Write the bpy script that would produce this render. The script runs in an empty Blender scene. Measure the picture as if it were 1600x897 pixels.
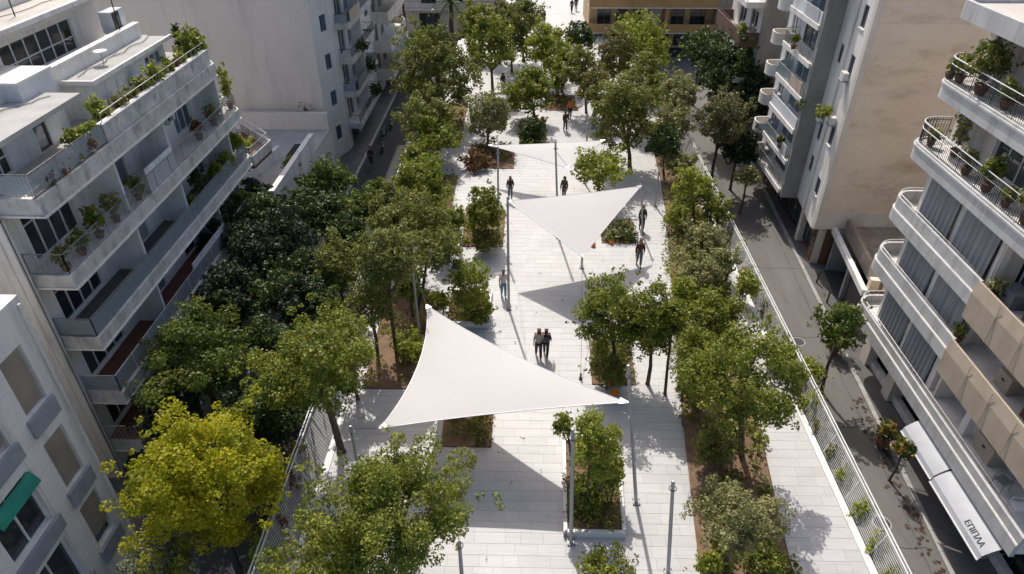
import bpy, bmesh, math, random
import numpy as np
from mathutils import Vector, Matrix, noise as mnoise

SC = bpy.context.scene
COL = SC.collection
R = math.radians

# ------------------------------------------------------------------ camera, sky, sun, exposure
cam_d = bpy.data.cameras.new("camera")
cam_d.sensor_width = 36.0
cam_d.lens = 24.0
cam_d.clip_start = 0.1
cam_d.clip_end = 3000
cam = bpy.data.objects.new("camera", cam_d)
COL.objects.link(cam)
cam.location = (0, 0, 22.0)
cam.rotation_euler = (R(90 - 34.5), 0, R(1.2))
SC.camera = cam

SUN_DIR = Vector((0.17, -0.75, -1.0)).normalized()      # the way the light travels
SUN_EL = math.asin(-SUN_DIR.z)
SUN_AZ = math.atan2(-SUN_DIR.x, -SUN_DIR.y)
world = bpy.data.worlds.new("World")
SC.world = world
world.use_nodes = True
wn = world.node_tree.nodes
sky = wn.new("ShaderNodeTexSky")
sky.sky_type = 'NISHITA'
sky.sun_disc = False
sky.sun_elevation = SUN_EL
sky.sun_rotation = SUN_AZ
sky.air_density = 0.8
sky.ozone_density = 0.5
sky.dust_density = 3.2
bg = wn["Background"]
bg.inputs["Strength"].default_value = 0.15
world.node_tree.links.new(sky.outputs[0], bg.inputs[0])

sun_d = bpy.data.lights.new("sun", 'SUN')
sun_d.energy = 3.3
sun_d.angle = R(0.5)
sun_d.color = (1.0, 0.955, 0.89)
sun = bpy.data.objects.new("sun", sun_d)
COL.objects.link(sun)
sun.location = (-20, 60, 80)
sun.rotation_euler = SUN_DIR.to_track_quat('-Z', 'Y').to_euler()

SC.view_settings.view_transform = 'Standard'
SC.view_settings.look = 'None'
SC.view_settings.gamma = 1
SC.view_settings.use_curve_mapping = False
SC.view_settings.exposure = 0.2
SC.render.engine = 'CYCLES'
SC.cycles.max_bounces = 8
SC.cycles.diffuse_bounces = 6
SC.cycles.transparent_max_bounces = 6
SC.cycles.use_denoising = True

# ------------------------------------------------------------------ materials
def new_mat(name):
    m = bpy.data.materials.new(name)
    m.use_nodes = True
    nt = m.node_tree
    return m, nt, nt.nodes["Principled BSDF"]

def N(nt, t, **kw):
    n = nt.nodes.new(t)
    for k, v in kw.items():
        setattr(n, k, v)
    return n

def mixrgb(nt, a, b, f, mode='MIX'):
    n = N(nt, "ShaderNodeMix", data_type='RGBA', blend_type=mode)
    for sock, v in ((n.inputs[0], f), (n.inputs[6], a), (n.inputs[7], b)):
        if hasattr(v, "is_linked"):
            nt.links.new(v, sock)
        elif isinstance(v, tuple):
            sock.default_value = (*v, 1) if len(v) == 3 else v
        else:
            sock.default_value = v
    return n.outputs[2]

def noise_fac(nt, scale, stretch=(1, 1, 1), detail=5, lo=0.35, hi=0.65, rough=0.6, dist=0.0):
    g = N(nt, "ShaderNodeNewGeometry")
    mp = N(nt, "ShaderNodeMapping")
    mp.inputs["Scale"].default_value = stretch
    nt.links.new(g.outputs["Position"], mp.inputs[0])
    nz = N(nt, "ShaderNodeTexNoise")
    nz.inputs["Scale"].default_value = scale
    nz.inputs["Detail"].default_value = detail
    nz.inputs["Roughness"].default_value = rough
    nz.inputs["Distortion"].default_value = dist
    nt.links.new(mp.outputs[0], nz.inputs["Vector"])
    mr = N(nt, "ShaderNodeMapRange")
    mr.inputs[1].default_value = lo
    mr.inputs[2].default_value = hi
    nt.links.new(nz.outputs[0], mr.inputs[0])
    return mr.outputs[0], nz.outputs[0]

def M(name, c, c2=None, scale=1.5, stretch=(1, 1, 1), rough=0.8, bump=0.0, stain=None, stain_amt=0.5,
      stain_stretch=(1.2, 1.2, 0.18), metal=0.0, rnd=0.0, fine=0.0):
    """wall / ground / metal paint with real wear: two tones, vertical stains, fine grain"""
    m, nt, b = new_mat(name)
    col = c
    if c2:
        f, _ = noise_fac(nt, scale, stretch)
        col = mixrgb(nt, c, c2, f)
    if stain:
        f2, _ = noise_fac(nt, 1.1, stain_stretch, 6, 0.5, 0.78, 0.7)
        mu = N(nt, "ShaderNodeMath", operation='MULTIPLY')
        mu.inputs[1].default_value = stain_amt
        nt.links.new(f2, mu.inputs[0])
        col = mixrgb(nt, col, stain, mu.outputs[0])
    if fine:
        f3, _ = noise_fac(nt, 14, (1, 1, 1), 3, 0.3, 0.7)
        mu = N(nt, "ShaderNodeMath", operation='MULTIPLY')
        mu.inputs[1].default_value = fine
        nt.links.new(f3, mu.inputs[0])
        col = mixrgb(nt, col, tuple(x * 0.45 for x in c), mu.outputs[0])
    if rnd:
        oi = N(nt, "ShaderNodeObjectInfo")
        g = N(nt, "ShaderNodeNewGeometry")
        ad = N(nt, "ShaderNodeMath", operation='ADD')
        nt.links.new(oi.outputs["Random"], ad.inputs[0])
        nt.links.new(g.outputs["Random Per Island"], ad.inputs[1])
        fr = N(nt, "ShaderNodeMath", operation='FRACT')
        nt.links.new(ad.outputs[0], fr.inputs[0])
        mu = N(nt, "ShaderNodeMath", operation='MULTIPLY')
        mu.inputs[1].default_value = rnd
        nt.links.new(fr.outputs[0], mu.inputs[0])
        col = mixrgb(nt, col, tuple(x * 0.5 for x in c), mu.outputs[0])
    if isinstance(col, tuple):
        b.inputs["Base Color"].default_value = (*col, 1)
    else:
        nt.links.new(col, b.inputs["Base Color"])
    b.inputs["Roughness"].default_value = rough
    b.inputs["Metallic"].default_value = metal
    if bump:
        _, nz = noise_fac(nt, 9, (1, 1, 1), 6)
        bp = N(nt, "ShaderNodeBump")
        bp.inputs["Strength"].default_value = bump
        bp.inputs["Distance"].default_value = 0.05
        nt.links.new(nz, bp.inputs["Height"])
        nt.links.new(bp.outputs[0], b.inputs["Normal"])
    return m

def leaf_mat(name, cols, trans=0.35):
    m, nt, b = new_mat(name)
    g = N(nt, "ShaderNodeNewGeometry")
    at = N(nt, "ShaderNodeAttribute", attribute_name="tint")
    ad = N(nt, "ShaderNodeMath", operation='MULTIPLY_ADD')
    ad.inputs[1].default_value = 0.45
    nt.links.new(g.outputs["Random Per Island"], ad.inputs[0])
    sc = N(nt, "ShaderNodeMath", operation='MULTIPLY')
    sc.inputs[1].default_value = 0.55
    nt.links.new(at.outputs["Fac"], sc.inputs[0])
    nt.links.new(sc.outputs[0], ad.inputs[2])
    cr = N(nt, "ShaderNodeValToRGB")
    cr.color_ramp.interpolation = 'LINEAR'
    el = cr.color_ramp.elements
    while len(el) < len(cols):
        el.new(0.5)
    for i, c in enumerate(cols):
        el[i].position = 0.1 + 0.8 * i / max(1, len(cols) - 1)
        el[i].color = (*c, 1)
    nt.links.new(ad.outputs[0], cr.inputs[0])
    nt.links.new(cr.outputs[0], b.inputs["Base Color"])
    b.inputs["Roughness"].default_value = 0.5
    b.inputs["Specular IOR Level"].default_value = 0.35
    tr = N(nt, "ShaderNodeBsdfTranslucent")
    tc = mixrgb(nt, cr.outputs[0], (0.75, 1.0, 0.25), 0.45, 'MULTIPLY')
    br = N(nt, "ShaderNodeBrightContrast")
    br.inputs["Bright"].default_value = 0.0
    nt.links.new(tc, br.inputs[0])
    nt.links.new(br.outputs[0], tr.inputs[0])
    mx = N(nt, "ShaderNodeMixShader")
    mx.inputs[0].default_value = trans
    nt.links.new(b.outputs[0], mx.inputs[1])
    nt.links.new(tr.outputs[0], mx.inputs[2])
    nt.links.new(mx.outputs[0], nt.nodes["Material Output"].inputs[0])
    return m

MT = {}
MT['marble'] = M("white_marble_paving", (0.545, 0.532, 0.515), (0.495, 0.482, 0.467), 1.3, (0.5, 5.0, 1), 0.55, 0.06,
                 stain=(0.36, 0.345, 0.32), stain_amt=0.45, stain_stretch=(0.35, 0.5, 1), rnd=0.20, fine=0.08)
MT['joint'] = M("paving_joint_mortar", (0.30, 0.29, 0.28), (0.24, 0.23, 0.22), 3)
MT['coping'] = M("white_coping_stone", (0.74, 0.73, 0.71), (0.66, 0.65, 0.63), 2, rough=0.5, stain=(.45, .43, .4), stain_amt=.3)
MT['podium'] = M("podium_concrete", (0.42, 0.41, 0.39), (0.33, 0.32, 0.30), 1, stain=(0.2, 0.19, 0.17), stain_amt=.6, bump=.2)
MT['asphalt'] = M("worn_asphalt", (0.185, 0.172, 0.158), (0.14, 0.13, 0.12), 0.35, (1, .25, 1), 0.9, 0.25,
                  stain=(0.07, 0.065, 0.06), stain_amt=.6, stain_stretch=(1.3, .18, 1), fine=.3)
MT['asphalt_dark'] = M("dark_asphalt", (0.040, 0.043, 0.048), (0.028, 0.030, 0.034), 0.5, (1, .3, 1), 0.9, 0.25, fine=.25)  # darkened to carry the left street's shade; also patches and cracks
MT['sidewalk'] = M("grey_pavement_tiles", (0.15, 0.145, 0.14), (0.10, 0.098, 0.095), 1.2, rough=.85, bump=.1, fine=.25, rnd=.3)
MT['kerb'] = M("pale_kerb_stone", (0.42, 0.40, 0.37), (0.30, 0.29, 0.27), 2, rough=.8, stain=(.15, .14, .13))
MT['earth'] = M("pale_city_ground", (0.30, 0.285, 0.265), (0.22, 0.21, 0.195), .4, bump=.2)
MT['soil'] = M("brown_soil", (0.27, 0.165, 0.10), (0.16, 0.10, 0.062), 1.6, rough=.95, bump=.6, stain=(.30, .21, .13), stain_amt=.5,
               stain_stretch=(1, 1, 1), fine=.4)
MT['plaster'] = M("white_plaster", (0.83, 0.795, 0.745), (0.76, 0.725, 0.68), .6, rough=.85, stain=(0.33, 0.31, 0.28), stain_amt=.75, bump=.08, fine=.12)
MT['plaster_grey'] = M("greyish_plaster", (0.80, 0.765, 0.72), (0.73, 0.70, 0.655), .5, rough=.85, stain=(0.27, 0.26, 0.24), stain_amt=.7, bump=.08, fine=.12)
MT['plaster_blue'] = M("cool_white_plaster", (0.72, 0.735, 0.75), (0.64, 0.655, 0.67), .7, rough=.8, stain=(0.30, 0.29, 0.28), stain_amt=.6, fine=.12)
MT['plaster_back'] = M("bare_end_wall_render", (0.75, 0.685, 0.625), (0.69, 0.63, 0.575), .22, (1, 1, .5), .9, .06,
                       stain=(0.40, 0.37, 0.34), stain_amt=.6, stain_stretch=(.9, .9, .10), fine=.08)
MT['fascia'] = M("weathered_white_slab_edge", (0.66, 0.645, 0.615), (0.47, 0.455, 0.43), 1.6, rough=.85, stain=(0.13, 0.115, 0.095), stain_amt=.9,
                 stain_stretch=(2.0, 2.0, .8), bump=.15, fine=.25)
MT['parapet'] = M("pale_grey_parapet", (0.60, 0.59, 0.575), (0.49, 0.48, 0.465), .9, rough=.7, stain=(0.24, 0.225, 0.20), stain_amt=.75,
                  stain_stretch=(2, 2, .3), bump=.05)
MT['beige'] = M("beige_tower_render", (0.85, 0.72, 0.57), (0.77, 0.64, 0.50), .35, (1, 1, 1.6), .9, .06,
                stain=(0.40, 0.27, 0.17), stain_amt=.75, stain_stretch=(.35, .35, .9), fine=.1)
MT['beige_pale'] = M("pale_beige_render", (0.76, 0.69, 0.60), (0.66, 0.60, 0.52), .5, rough=.9, stain=(.36, .3, .24), stain_amt=.5)
MT['concrete'] = M("raw_grey_concrete", (0.36, 0.34, 0.315), (0.27, 0.255, 0.235), .7, (1, 1, .6), .9, .25, stain=(.13, .12, .11), stain_amt=.65, fine=.2)
MT['ochre'] = M("ochre_paint", (0.50, 0.31, 0.13), (0.42, 0.25, 0.10), .7, rough=.8, stain=(.25, .15, .07), stain_amt=.4)
MT['ochre_pale'] = M("pale_ochre_paint", (0.55, 0.40, 0.22), (0.46, 0.33, 0.18), .7, rough=.8, stain=(.3, .2, .1), stain_amt=.4)
MT['canvas'] = M("beige_canvas", (0.50, 0.41, 0.31), (0.42, 0.34, 0.255), .7, (1, 1.6, .6), .9, stain=(.60, .51, .41), stain_amt=.5, stain_stretch=(1, .7, .7))
MT['curtain'] = M("grey_awning_cloth", (0.33, 0.335, 0.34), (0.25, 0.255, 0.26), .8, (1, 4, .3), .9, stain=(.22, .22, .22), stain_amt=.4)
MT['roof'] = M("pale_roof_screed", (0.60, 0.55, 0.48), (0.50, 0.46, 0.40), .5, rough=.9, stain=(.30, .27, .23), stain_amt=.5, stain_stretch=(.6, .6, 1), bump=.12)
MT['roof_old'] = M("patchy_old_roof", (0.36, 0.29, 0.22), (0.24, 0.19, 0.15), .9, rough=.95, stain=(.52, .48, .42), stain_amt=.8, stain_stretch=(1, 1, 1), bump=.3)
MT['roof_light'] = M("light_flat_roof", (0.47, 0.455, 0.425), (0.38, 0.37, 0.345), .8, rough=.9, stain=(.28, .27, .25), stain_amt=.5, stain_stretch=(.8, .8, 1))
MT['white_metal'] = M("white_painted_metal", (0.74, 0.74, 0.73), (0.64, 0.64, 0.63), 3, rough=.45)
MT['grey_metal'] = M("grey_painted_metal", (0.30, 0.30, 0.30), (0.24, 0.24, 0.24), 3, rough=.45, metal=.3)
MT['steel'] = M("galvanised_steel", (0.40, 0.40, 0.40), (0.33, 0.33, 0.33), 4, rough=.4, metal=.75)
MT['pole_paint'] = M("pale_grey_pole_paint", (0.46, 0.445, 0.42), (0.38, 0.37, 0.35), 2, (1, 1, .4), .5, stain=(.24, .22, .2), stain_amt=.5)
MT['dark_metal'] = M("dark_metal", (0.045, 0.045, 0.048), (0.03, 0.03, 0.032), 3, rough=.5)
MT['rust'] = M("rust_brown_metal", (0.16, 0.08, 0.05), (0.09, 0.05, 0.035), 3, rough=.8)
MT['blind'] = M("beige_roller_blind", (0.40, 0.33, 0.26), (0.31, 0.26, 0.21), 1, rough=.7, stain=(.2, .16, .13), stain_amt=.4)
MT['sill'] = M("blue_grey_sill", (0.30, 0.32, 0.35), (0.24, 0.26, 0.28), 2, rough=.7)
MT['green_cloth'] = M("green_awning_cloth", (0.012, 0.22, 0.15), (0.01, 0.17, 0.12), 2, rough=.8)
MT['tile'] = M("terracotta_floor_tile", (0.19, 0.075, 0.05), (0.13, 0.055, 0.04), 2, rough=.7)
MT['terracotta'] = M("terracotta_pot", (0.20, 0.10, 0.06), (0.15, 0.08, 0.05), 5, rough=.8)
MT['wood'] = M("brown_wood", (0.20, 0.11, 0.06), (0.13, 0.07, 0.04), 3, (1, 1, 8), .6)
MT['slate_blue'] = M("blue_grey_shutter", (0.16, 0.18, 0.20), (0.11, 0.125, 0.14), 2, rough=.6)
MT['bark'] = M("grey_brown_bark", (0.13, 0.10, 0.075), (0.07, 0.055, 0.042), 6, (1, 1, .25), .95, .4)
MT['orange'] = M("orange_fabric", (0.75, 0.24, 0.03), (0.62, 0.18, 0.02), 4, rough=.8)
MT['awning_white'] = M("white_awning_vinyl", (0.52, 0.53, 0.54), (0.45, 0.46, 0.47), .8, rough=.6, stain=(.36, .36, .36), stain_amt=.5, stain_stretch=(1, .5, 1))
MT['ink'] = M("dark_print", (0.05, 0.05, 0.055), rough=.7)
MT['bag_grey'] = M("grey_backpack_cloth", (0.10, 0.10, 0.11), (0.07, 0.07, 0.075), 8, rough=.9)
MT['skin'] = M("skin", (0.48, 0.27, 0.19), (0.42, 0.23, 0.16), 6, rough=.6)
MT['black_cloth'] = M("black_cloth", (0.028, 0.027, 0.030), (0.045, 0.043, 0.046), 8, rough=.9)
MT['maroon_cloth'] = M("dark_maroon_cloth", (0.10, 0.030, 0.034), (0.07, 0.024, 0.026), 8, rough=.9)
MT['white_cloth'] = M("white_cloth", (0.62, 0.61, 0.60), (0.52, 0.51, 0.5), 8, rough=.9)
MT['grey_cloth'] = M("light_grey_cloth", (0.36, 0.35, 0.35), (0.28, 0.28, 0.28), 8, rough=.9)
MT['denim'] = M("light_blue_denim", (0.22, 0.31, 0.40), (0.16, 0.24, 0.33), 8, rough=.9)
MT['brown_cloth'] = M("brown_coat_cloth", (0.14, 0.08, 0.05), (0.10, 0.06, 0.04), 8, rough=.9)
MT['hair_dark'] = M("dark_hair", (0.022, 0.014, 0.010), (0.035, 0.02, 0.014), 20, rough=.6)
MT['hair_red'] = M("red_brown_hair", (0.12, 0.035, 0.02), (0.08, 0.025, 0.015), 20, rough=.6)
MT['shoe_red'] = M("red_shoes", (0.45, 0.06, 0.03), rough=.6)
MT['flower'] = M("red_and_orange_petals", (0.55, 0.06, 0.02), (0.7, 0.25, 0.02), 9, rough=.7)

def glass_mat(name, c, rough=0.06):
    m, nt, b = new_mat(name)
    oi = N(nt, "ShaderNodeObjectInfo")
    col = mixrgb(nt, c, tuple(min(1, x * 3.2 + .01) for x in c), oi.outputs["Random"])
    nt.links.new(col, b.inputs["Base Color"])
    b.inputs["Roughness"].default_value = rough
    b.inputs["Specular IOR Level"].default_value = 0.7
    return m
MT['glass'] = glass_mat("dark_window_glass", (0.012, 0.015, 0.018))
MT['glass_blue'] = glass_mat("bluish_window_glass", (0.035, 0.055, 0.07))

def clear_mat():
    m, nt, b = new_mat("clear_balcony_glass")
    b.inputs["Base Color"].default_value = (0.42, 0.48, 0.52, 1)
    b.inputs["Roughness"].default_value = 0.15
    tp = N(nt, "ShaderNodeBsdfTransparent")
    tp.inputs[0].default_value = (0.78, 0.84, 0.87, 1)
    mx = N(nt, "ShaderNodeMixShader")
    mx.inputs[0].default_value = 0.42
    nt.links.new(tp.outputs[0], mx.inputs[1])
    nt.links.new(b.outputs[0], mx.inputs[2])
    nt.links.new(mx.outputs[0], nt.nodes["Material Output"].inputs[0])
    return m
MT['clear'] = clear_mat()

def sail_mat():
    m, nt, b = new_mat("white_sail_fabric")
    f, _ = noise_fac(nt, 0.5, (1, 1, 1), 3)
    col = mixrgb(nt, (0.79, 0.775, 0.755), (0.76, 0.745, 0.725), f)
    nt.links.new(col, b.inputs["Base Color"])
    b.inputs["Roughness"].default_value = 0.85
    b.inputs["Specular IOR Level"].default_value = 0.15
    tr = N(nt, "ShaderNodeBsdfTranslucent")
    tr.inputs[0].default_value = (0.80, 0.74, 0.66, 1)
    mx = N(nt, "ShaderNodeMixShader")
    mx.inputs[0].default_value = 0.36
    nt.links.new(b.outputs[0], mx.inputs[1])
    nt.links.new(tr.outputs[0], mx.inputs[2])
    nt.links.new(mx.outputs[0], nt.nodes["Material Output"].inputs[0])
    return m
MT['sail'] = sail_mat()

LEAF = {
 'green':  leaf_mat("mid_green_leaves", [(0.087, 0.118, 0.015), (0.209, 0.238, 0.032), (0.415, 0.391, 0.073)], .42),
 'green2': leaf_mat("deep_green_leaves", [(0.063, 0.097, 0.017), (0.132, 0.167, 0.029), (0.256, 0.269, 0.055)], .38),
 'dark':   leaf_mat("dark_glossy_leaves", [(0.030, 0.054, 0.013), (0.061, 0.091, 0.021), (0.122, 0.151, 0.037)], .28),
 'dark2':  leaf_mat("very_dark_leaves", [(.016, .030, .012), (.030, .050, .018), (.060, .080, .032)], .22),  # street-tree shade put into the leaf colour; the cypress shares it
 'lime':   leaf_mat("bright_green_leaves", [(0.151, 0.187, 0.023), (0.291, 0.319, 0.046), (0.500, 0.471, 0.102)], .45),
 'brown':  leaf_mat("olive_brown_leaves", [(0.115, 0.127, 0.027), (0.204, 0.216, 0.048), (0.334, 0.325, 0.096)], .38),
 'rust':   leaf_mat("rusty_leaves", [(0.118, 0.119, 0.033), (0.209, 0.183, 0.051), (0.321, 0.254, 0.075)]),
 'olive':  leaf_mat("grey_green_leaves", [(0.163, 0.167, 0.062), (0.286, 0.276, 0.113), (0.480, 0.433, 0.200)]),
 'olive2': leaf_mat("dull_grey_green_leaves", [(0.092, 0.097, 0.041), (0.157, 0.151, 0.065), (0.260, 0.234, 0.109)]),
 'silver': leaf_mat("silvery_leaves", [(.13, .15, .08), (.24, .255, .16), (.42, .42, .30)]),
 'yellow': leaf_mat("golden_yellow_leaves", [(.21, .23, .015), (.42, .40, .020), (.62, .52, .032)], .5),
 'dry':    leaf_mat("dry_brown_leaves", [(.12, .055, .03), (.20, .10, .05), (.28, .17, .08)]),
 'litter': leaf_mat("dark_fallen_leaves", [(.05, .027, .017), (.09, .05, .03), (.14, .085, .05)], .1),
 'orange': leaf_mat("green_and_orange_leaves", [(.05, .09, .02), (.11, .15, .03), (.60, .25, .02)]),
}

# ------------------------------------------------------------------ mesh helpers
def top_loc(o):
    while o.parent:
        o = o.parent
    return Vector(o.location)

class MB:
    def __init__(self):
        self.v, self.f = [], []
    def box(self, x0, x1, y0, y1, z0, z1):
        if x0 > x1: x0, x1 = x1, x0
        if y0 > y1: y0, y1 = y1, y0
        if z0 > z1: z0, z1 = z1, z0
        n = len(self.v)
        self.v += [(x0, y0, z0), (x1, y0, z0), (x1, y1, z0), (x0, y1, z0), (x0, y0, z1), (x1, y0, z1), (x1, y1, z1), (x0, y1, z1)]
        self.f += [tuple(n + i for i in q) for q in ((0, 3, 2, 1), (4, 5, 6, 7), (0, 1, 5, 4), (1, 2, 6, 5), (2, 3, 7, 6), (3, 0, 4, 7))]
        return self
    def fb(self, fr, u0, u1, d0, d1, z0, z1):
        if u0 > u1: u0, u1 = u1, u0
        if d0 > d1: d0, d1 = d1, d0
        if z0 > z1: z0, z1 = z1, z0
        n = len(self.v)
        self.v += [fr(u, d, z) for z in (z0, z1) for (u, d) in ((u0, d1), (u1, d1), (u1, d0), (u0, d0))]
        p, q, r = (Vector(self.v[n + i]) for i in (0, 1, 3))
        fl = (q - p).cross(r - p).z < 0
        for t in ((0, 3, 2, 1), (4, 5, 6, 7), (0, 1, 5, 4), (1, 2, 6, 5), (2, 3, 7, 6), (3, 0, 4, 7)):
            t = tuple(n + i for i in t)
            self.f.append(t[::-1] if fl else t)
        return self
    def tube(self, pts, rad, n=6, cap=True):
        """tapered tube along points"""
        pts = [Vector(p) for p in pts]
        if not hasattr(rad, '__len__'):
            rad = [rad] * len(pts)
        base = len(self.v)
        up = None
        for i, p in enumerate(pts):
            d = (pts[min(i + 1, len(pts) - 1)] - pts[max(i - 1, 0)])
            if d.length < 1e-6:
                d = Vector((0, 0, 1))
            d.normalize()
            if up is None:
                up = Vector((1, 0, 0)) if abs(d.x) < .8 else Vector((0, 1, 0))
            a = d.cross(up).normalized()
            b = d.cross(a).normalized()
            up = -b if False else up
            for k in range(n):
                t = 2 * math.pi * (k + .5) / n
                q = p + (a * math.cos(t) + b * math.sin(t)) * rad[i]
                self.v.append(tuple(q))
        for i in range(len(pts) - 1):
            for k in range(n):
                k2 = (k + 1) % n
                self.f.append((base + i * n + k, base + i * n + k2, base + (i + 1) * n + k2, base + (i + 1) * n + k))
        if cap:
            self.f.append(tuple(base + k for k in reversed(range(n))))
            self.f.append(tuple(base + (len(pts) - 1) * n + k for k in range(n)))
        return self
    def prism(self, poly, z0, z1):
        n = len(self.v); k = len(poly)
        self.v += [(p[0], p[1], z0) for p in poly] + [(p[0], p[1], z1) for p in poly]
        self.f.append(tuple(n + i for i in reversed(range(k))))
        self.f.append(tuple(n + k + i for i in range(k)))
        for i in range(k):
            j = (i + 1) % k
            self.f.append((n + i, n + j, n + k + j, n + k + i))
        return self
    def lathe(self, c, prof, n=12):
        """profile of (radius, z) about a vertical axis"""
        b = len(self.v)
        for r, z in prof:
            for k in range(n):
                t = 2 * math.pi * k / n
                self.v.append((c[0] + r * math.cos(t), c[1] + r * math.sin(t), c[2] + z))
        for i in range(len(prof) - 1):
            for k in range(n):
                k2 = (k + 1) % n
                self.f.append((b + i * n + k, b + i * n + k2, b + (i + 1) * n + k2, b + (i + 1) * n + k))
        self.f.append(tuple(b + k for k in reversed(range(n))))
        self.f.append(tuple(b + (len(prof) - 1) * n + k for k in range(n)))
        return self
    def band(self, path, th, z0, z1):
        """wall of thickness th following an open path, thickened to its left"""
        P2 = [Vector((p[0], p[1])) for p in path]
        off = []
        for i, p in enumerate(P2):
            d = P2[min(i + 1, len(P2) - 1)] - P2[max(i - 1, 0)]
            d.normalize()
            off.append(p + Vector((-d.y, d.x)) * th)
        n = len(self.v); k = len(P2)
        for zz in (z0, z1):
            self.v += [(p.x, p.y, zz) for p in P2] + [(p.x, p.y, zz) for p in off]
        for i in range(k - 1):
            a, b2 = n + i, n + i + 1
            o1, o2 = a + k, b2 + k
            A, B, O1, O2 = a + 2 * k, b2 + 2 * k, o1 + 2 * k, o2 + 2 * k
            self.f += [(a, b2, B, A), (o2, o1, O1, O2), (A, B, O2, O1), (b2, a, o1, o2)]
        self.f += [(n, n + 2 * k, n + 3 * k, n + k), (n + k - 1, n + 2 * k - 1, n + 4 * k - 1, n + 3 * k - 1)]
        return self
    def build(self, name, mat, parent=None, smooth=False, kind=None, label=None):
        me = bpy.data.meshes.new(name)
        o3 = top_loc(parent) if parent is not None else Vector((0, 0, 0))
        me.from_pydata([(x - o3.x, y - o3.y, z - o3.z) for x, y, z in self.v], [], self.f)
        me.materials.append(MT[mat] if isinstance(mat, str) else mat)
        if smooth:
            me.polygons.foreach_set("use_smooth", [True] * len(me.polygons))
        ob = bpy.data.objects.new(name, me)
        COL.objects.link(ob)
        if parent is not None:
            ob.parent = parent
        if kind: ob["kind"] = kind
        if label: ob["label"] = label
        return ob

def thing(name, label, cat, loc=(0, 0, 0), group=None):
    o = bpy.data.objects.new(name, None)
    o.empty_display_size = .3
    COL.objects.link(o)
    o.location = loc
    o["label"] = label
    o["category"] = cat
    if group: o["group"] = group
    return o

def tag(o, label, cat, group=None):
    o["label"] = label; o["category"] = cat
    if group: o["group"] = group
    return o

def copy_tree(o, parent=None):
    c = o.copy()
    COL.objects.link(c)
    if parent is not None: c.parent = parent
    for ch in [x for x in bpy.data.objects if x.parent == o]:
        copy_tree(ch, c)
    return c

def fx(X, s):                      # facade in the plane x = X whose outward normal is s * +X
    return lambda u, d, z: (X + s * d, u, z)
def fy(Y):                         # facade in the plane y = Y facing the camera (-Y)
    return lambda u, d, z: (u, Y - d, z)

def fl(a, b):                      # facade between two ground points, outward normal to the right of a -> b
    a, b = Vector(a), Vector(b)
    d = (b - a).normalized(); nn = Vector((d.y, -d.x))
    return lambda u, dd, z: (a.x + d.x * u + nn.x * dd, a.y + d.y * u + nn.y * dd, z)

def wall(fr, u0, u1, z0, z1, holes, root, mat, th=0.3, name="wall"):
    us = sorted({u0, u1, *[min(max(h[i], u0), u1) for h in holes for i in (0, 1)]})
    zs = sorted({z0, z1, *[min(max(h[i], z0), z1) for h in holes for i in (2, 3)]})
    mb = MB()
    for j in range(len(zs) - 1):
        zc = (zs[j] + zs[j + 1]) / 2
        run = None
        for i in range(len(us) - 1):
            uc = (us[i] + us[i + 1]) / 2
            solid = not any(h[0] < uc < h[1] and h[2] < zc < h[3] for h in holes)
            if solid:
                run = run if run is not None else us[i]
            if (not solid or i == len(us) - 2) and run is not None:
                mb.fb(fr, run, us[i + 1] if solid else us[i], -th, 0, zs[j], zs[j + 1])
                run = None
    return mb.build(name, mat, root)

def window(fr, u0, u1, z0, z1, root, n=2, frame='white_metal', pane='glass', rec=0.16, sill=None, transom=None, fw=0.06, name="window"):
    f = MB()
    f.fb(fr, u0, u0 + fw, -rec, -rec + .07, z0, z1).fb(fr, u1 - fw, u1, -rec, -rec + .07, z0, z1)
    f.fb(fr, u0 + fw, u1 - fw, -rec, -rec + .07, z0, z0 + fw).fb(fr, u0 + fw, u1 - fw, -rec, -rec + .07, z1 - fw, z1)
    for i in range(1, n):
        u = u0 + (u1 - u0) * i / n
        f.fb(fr, u - fw / 2, u + fw / 2, -rec, -rec + .065, z0 + fw, z1 - fw)
    if transom:
        zt = z0 + (z1 - z0) * transom
        f.fb(fr, u0 + fw, u1 - fw, -rec + .004, -rec + .06, zt - .025, zt + .025)
    w = f.build(name, frame, root)
    for i in range(n):
        a, b = u0 + (u1 - u0) * i / n + fw * .5, u0 + (u1 - u0) * (i + 1) / n - fw * .5
        MB().fb(fr, a, b, -rec - .03, -rec + .02, z0 + fw * .5, z1 - fw * .5).build("pane", pane, w)
    if sill:
        MB().fb(fr, u0 - .06, u1 + .06, -rec, .07, z0 - .07, z0 - .004).build("sill", sill, w)
    return w

def shutter(fr, u0, u1, z0, z1, root, mat='blind', pitch=0.07, rec=.09, name="shutter"):
    f = MB()
    z = z0
    while z < z1 - .01:
        a = fr(u0, -rec - .03, z); b = fr(u1, -rec - .03, z)
        c = fr(u0, -rec + .015, z + .002); d = fr(u1, -rec + .015, z + .002)
        e = fr(u0, -rec - .02, z + pitch); g = fr(u1, -rec - .02, z + pitch)
        n = len(f.v)
        f.v += [a, b, d, c, g, e]
        f.f += [(n, n + 1, n + 2, n + 3), (n + 3, n + 2, n + 4, n + 5)]
        z += pitch
    return f.build(name, mat, root)

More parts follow.
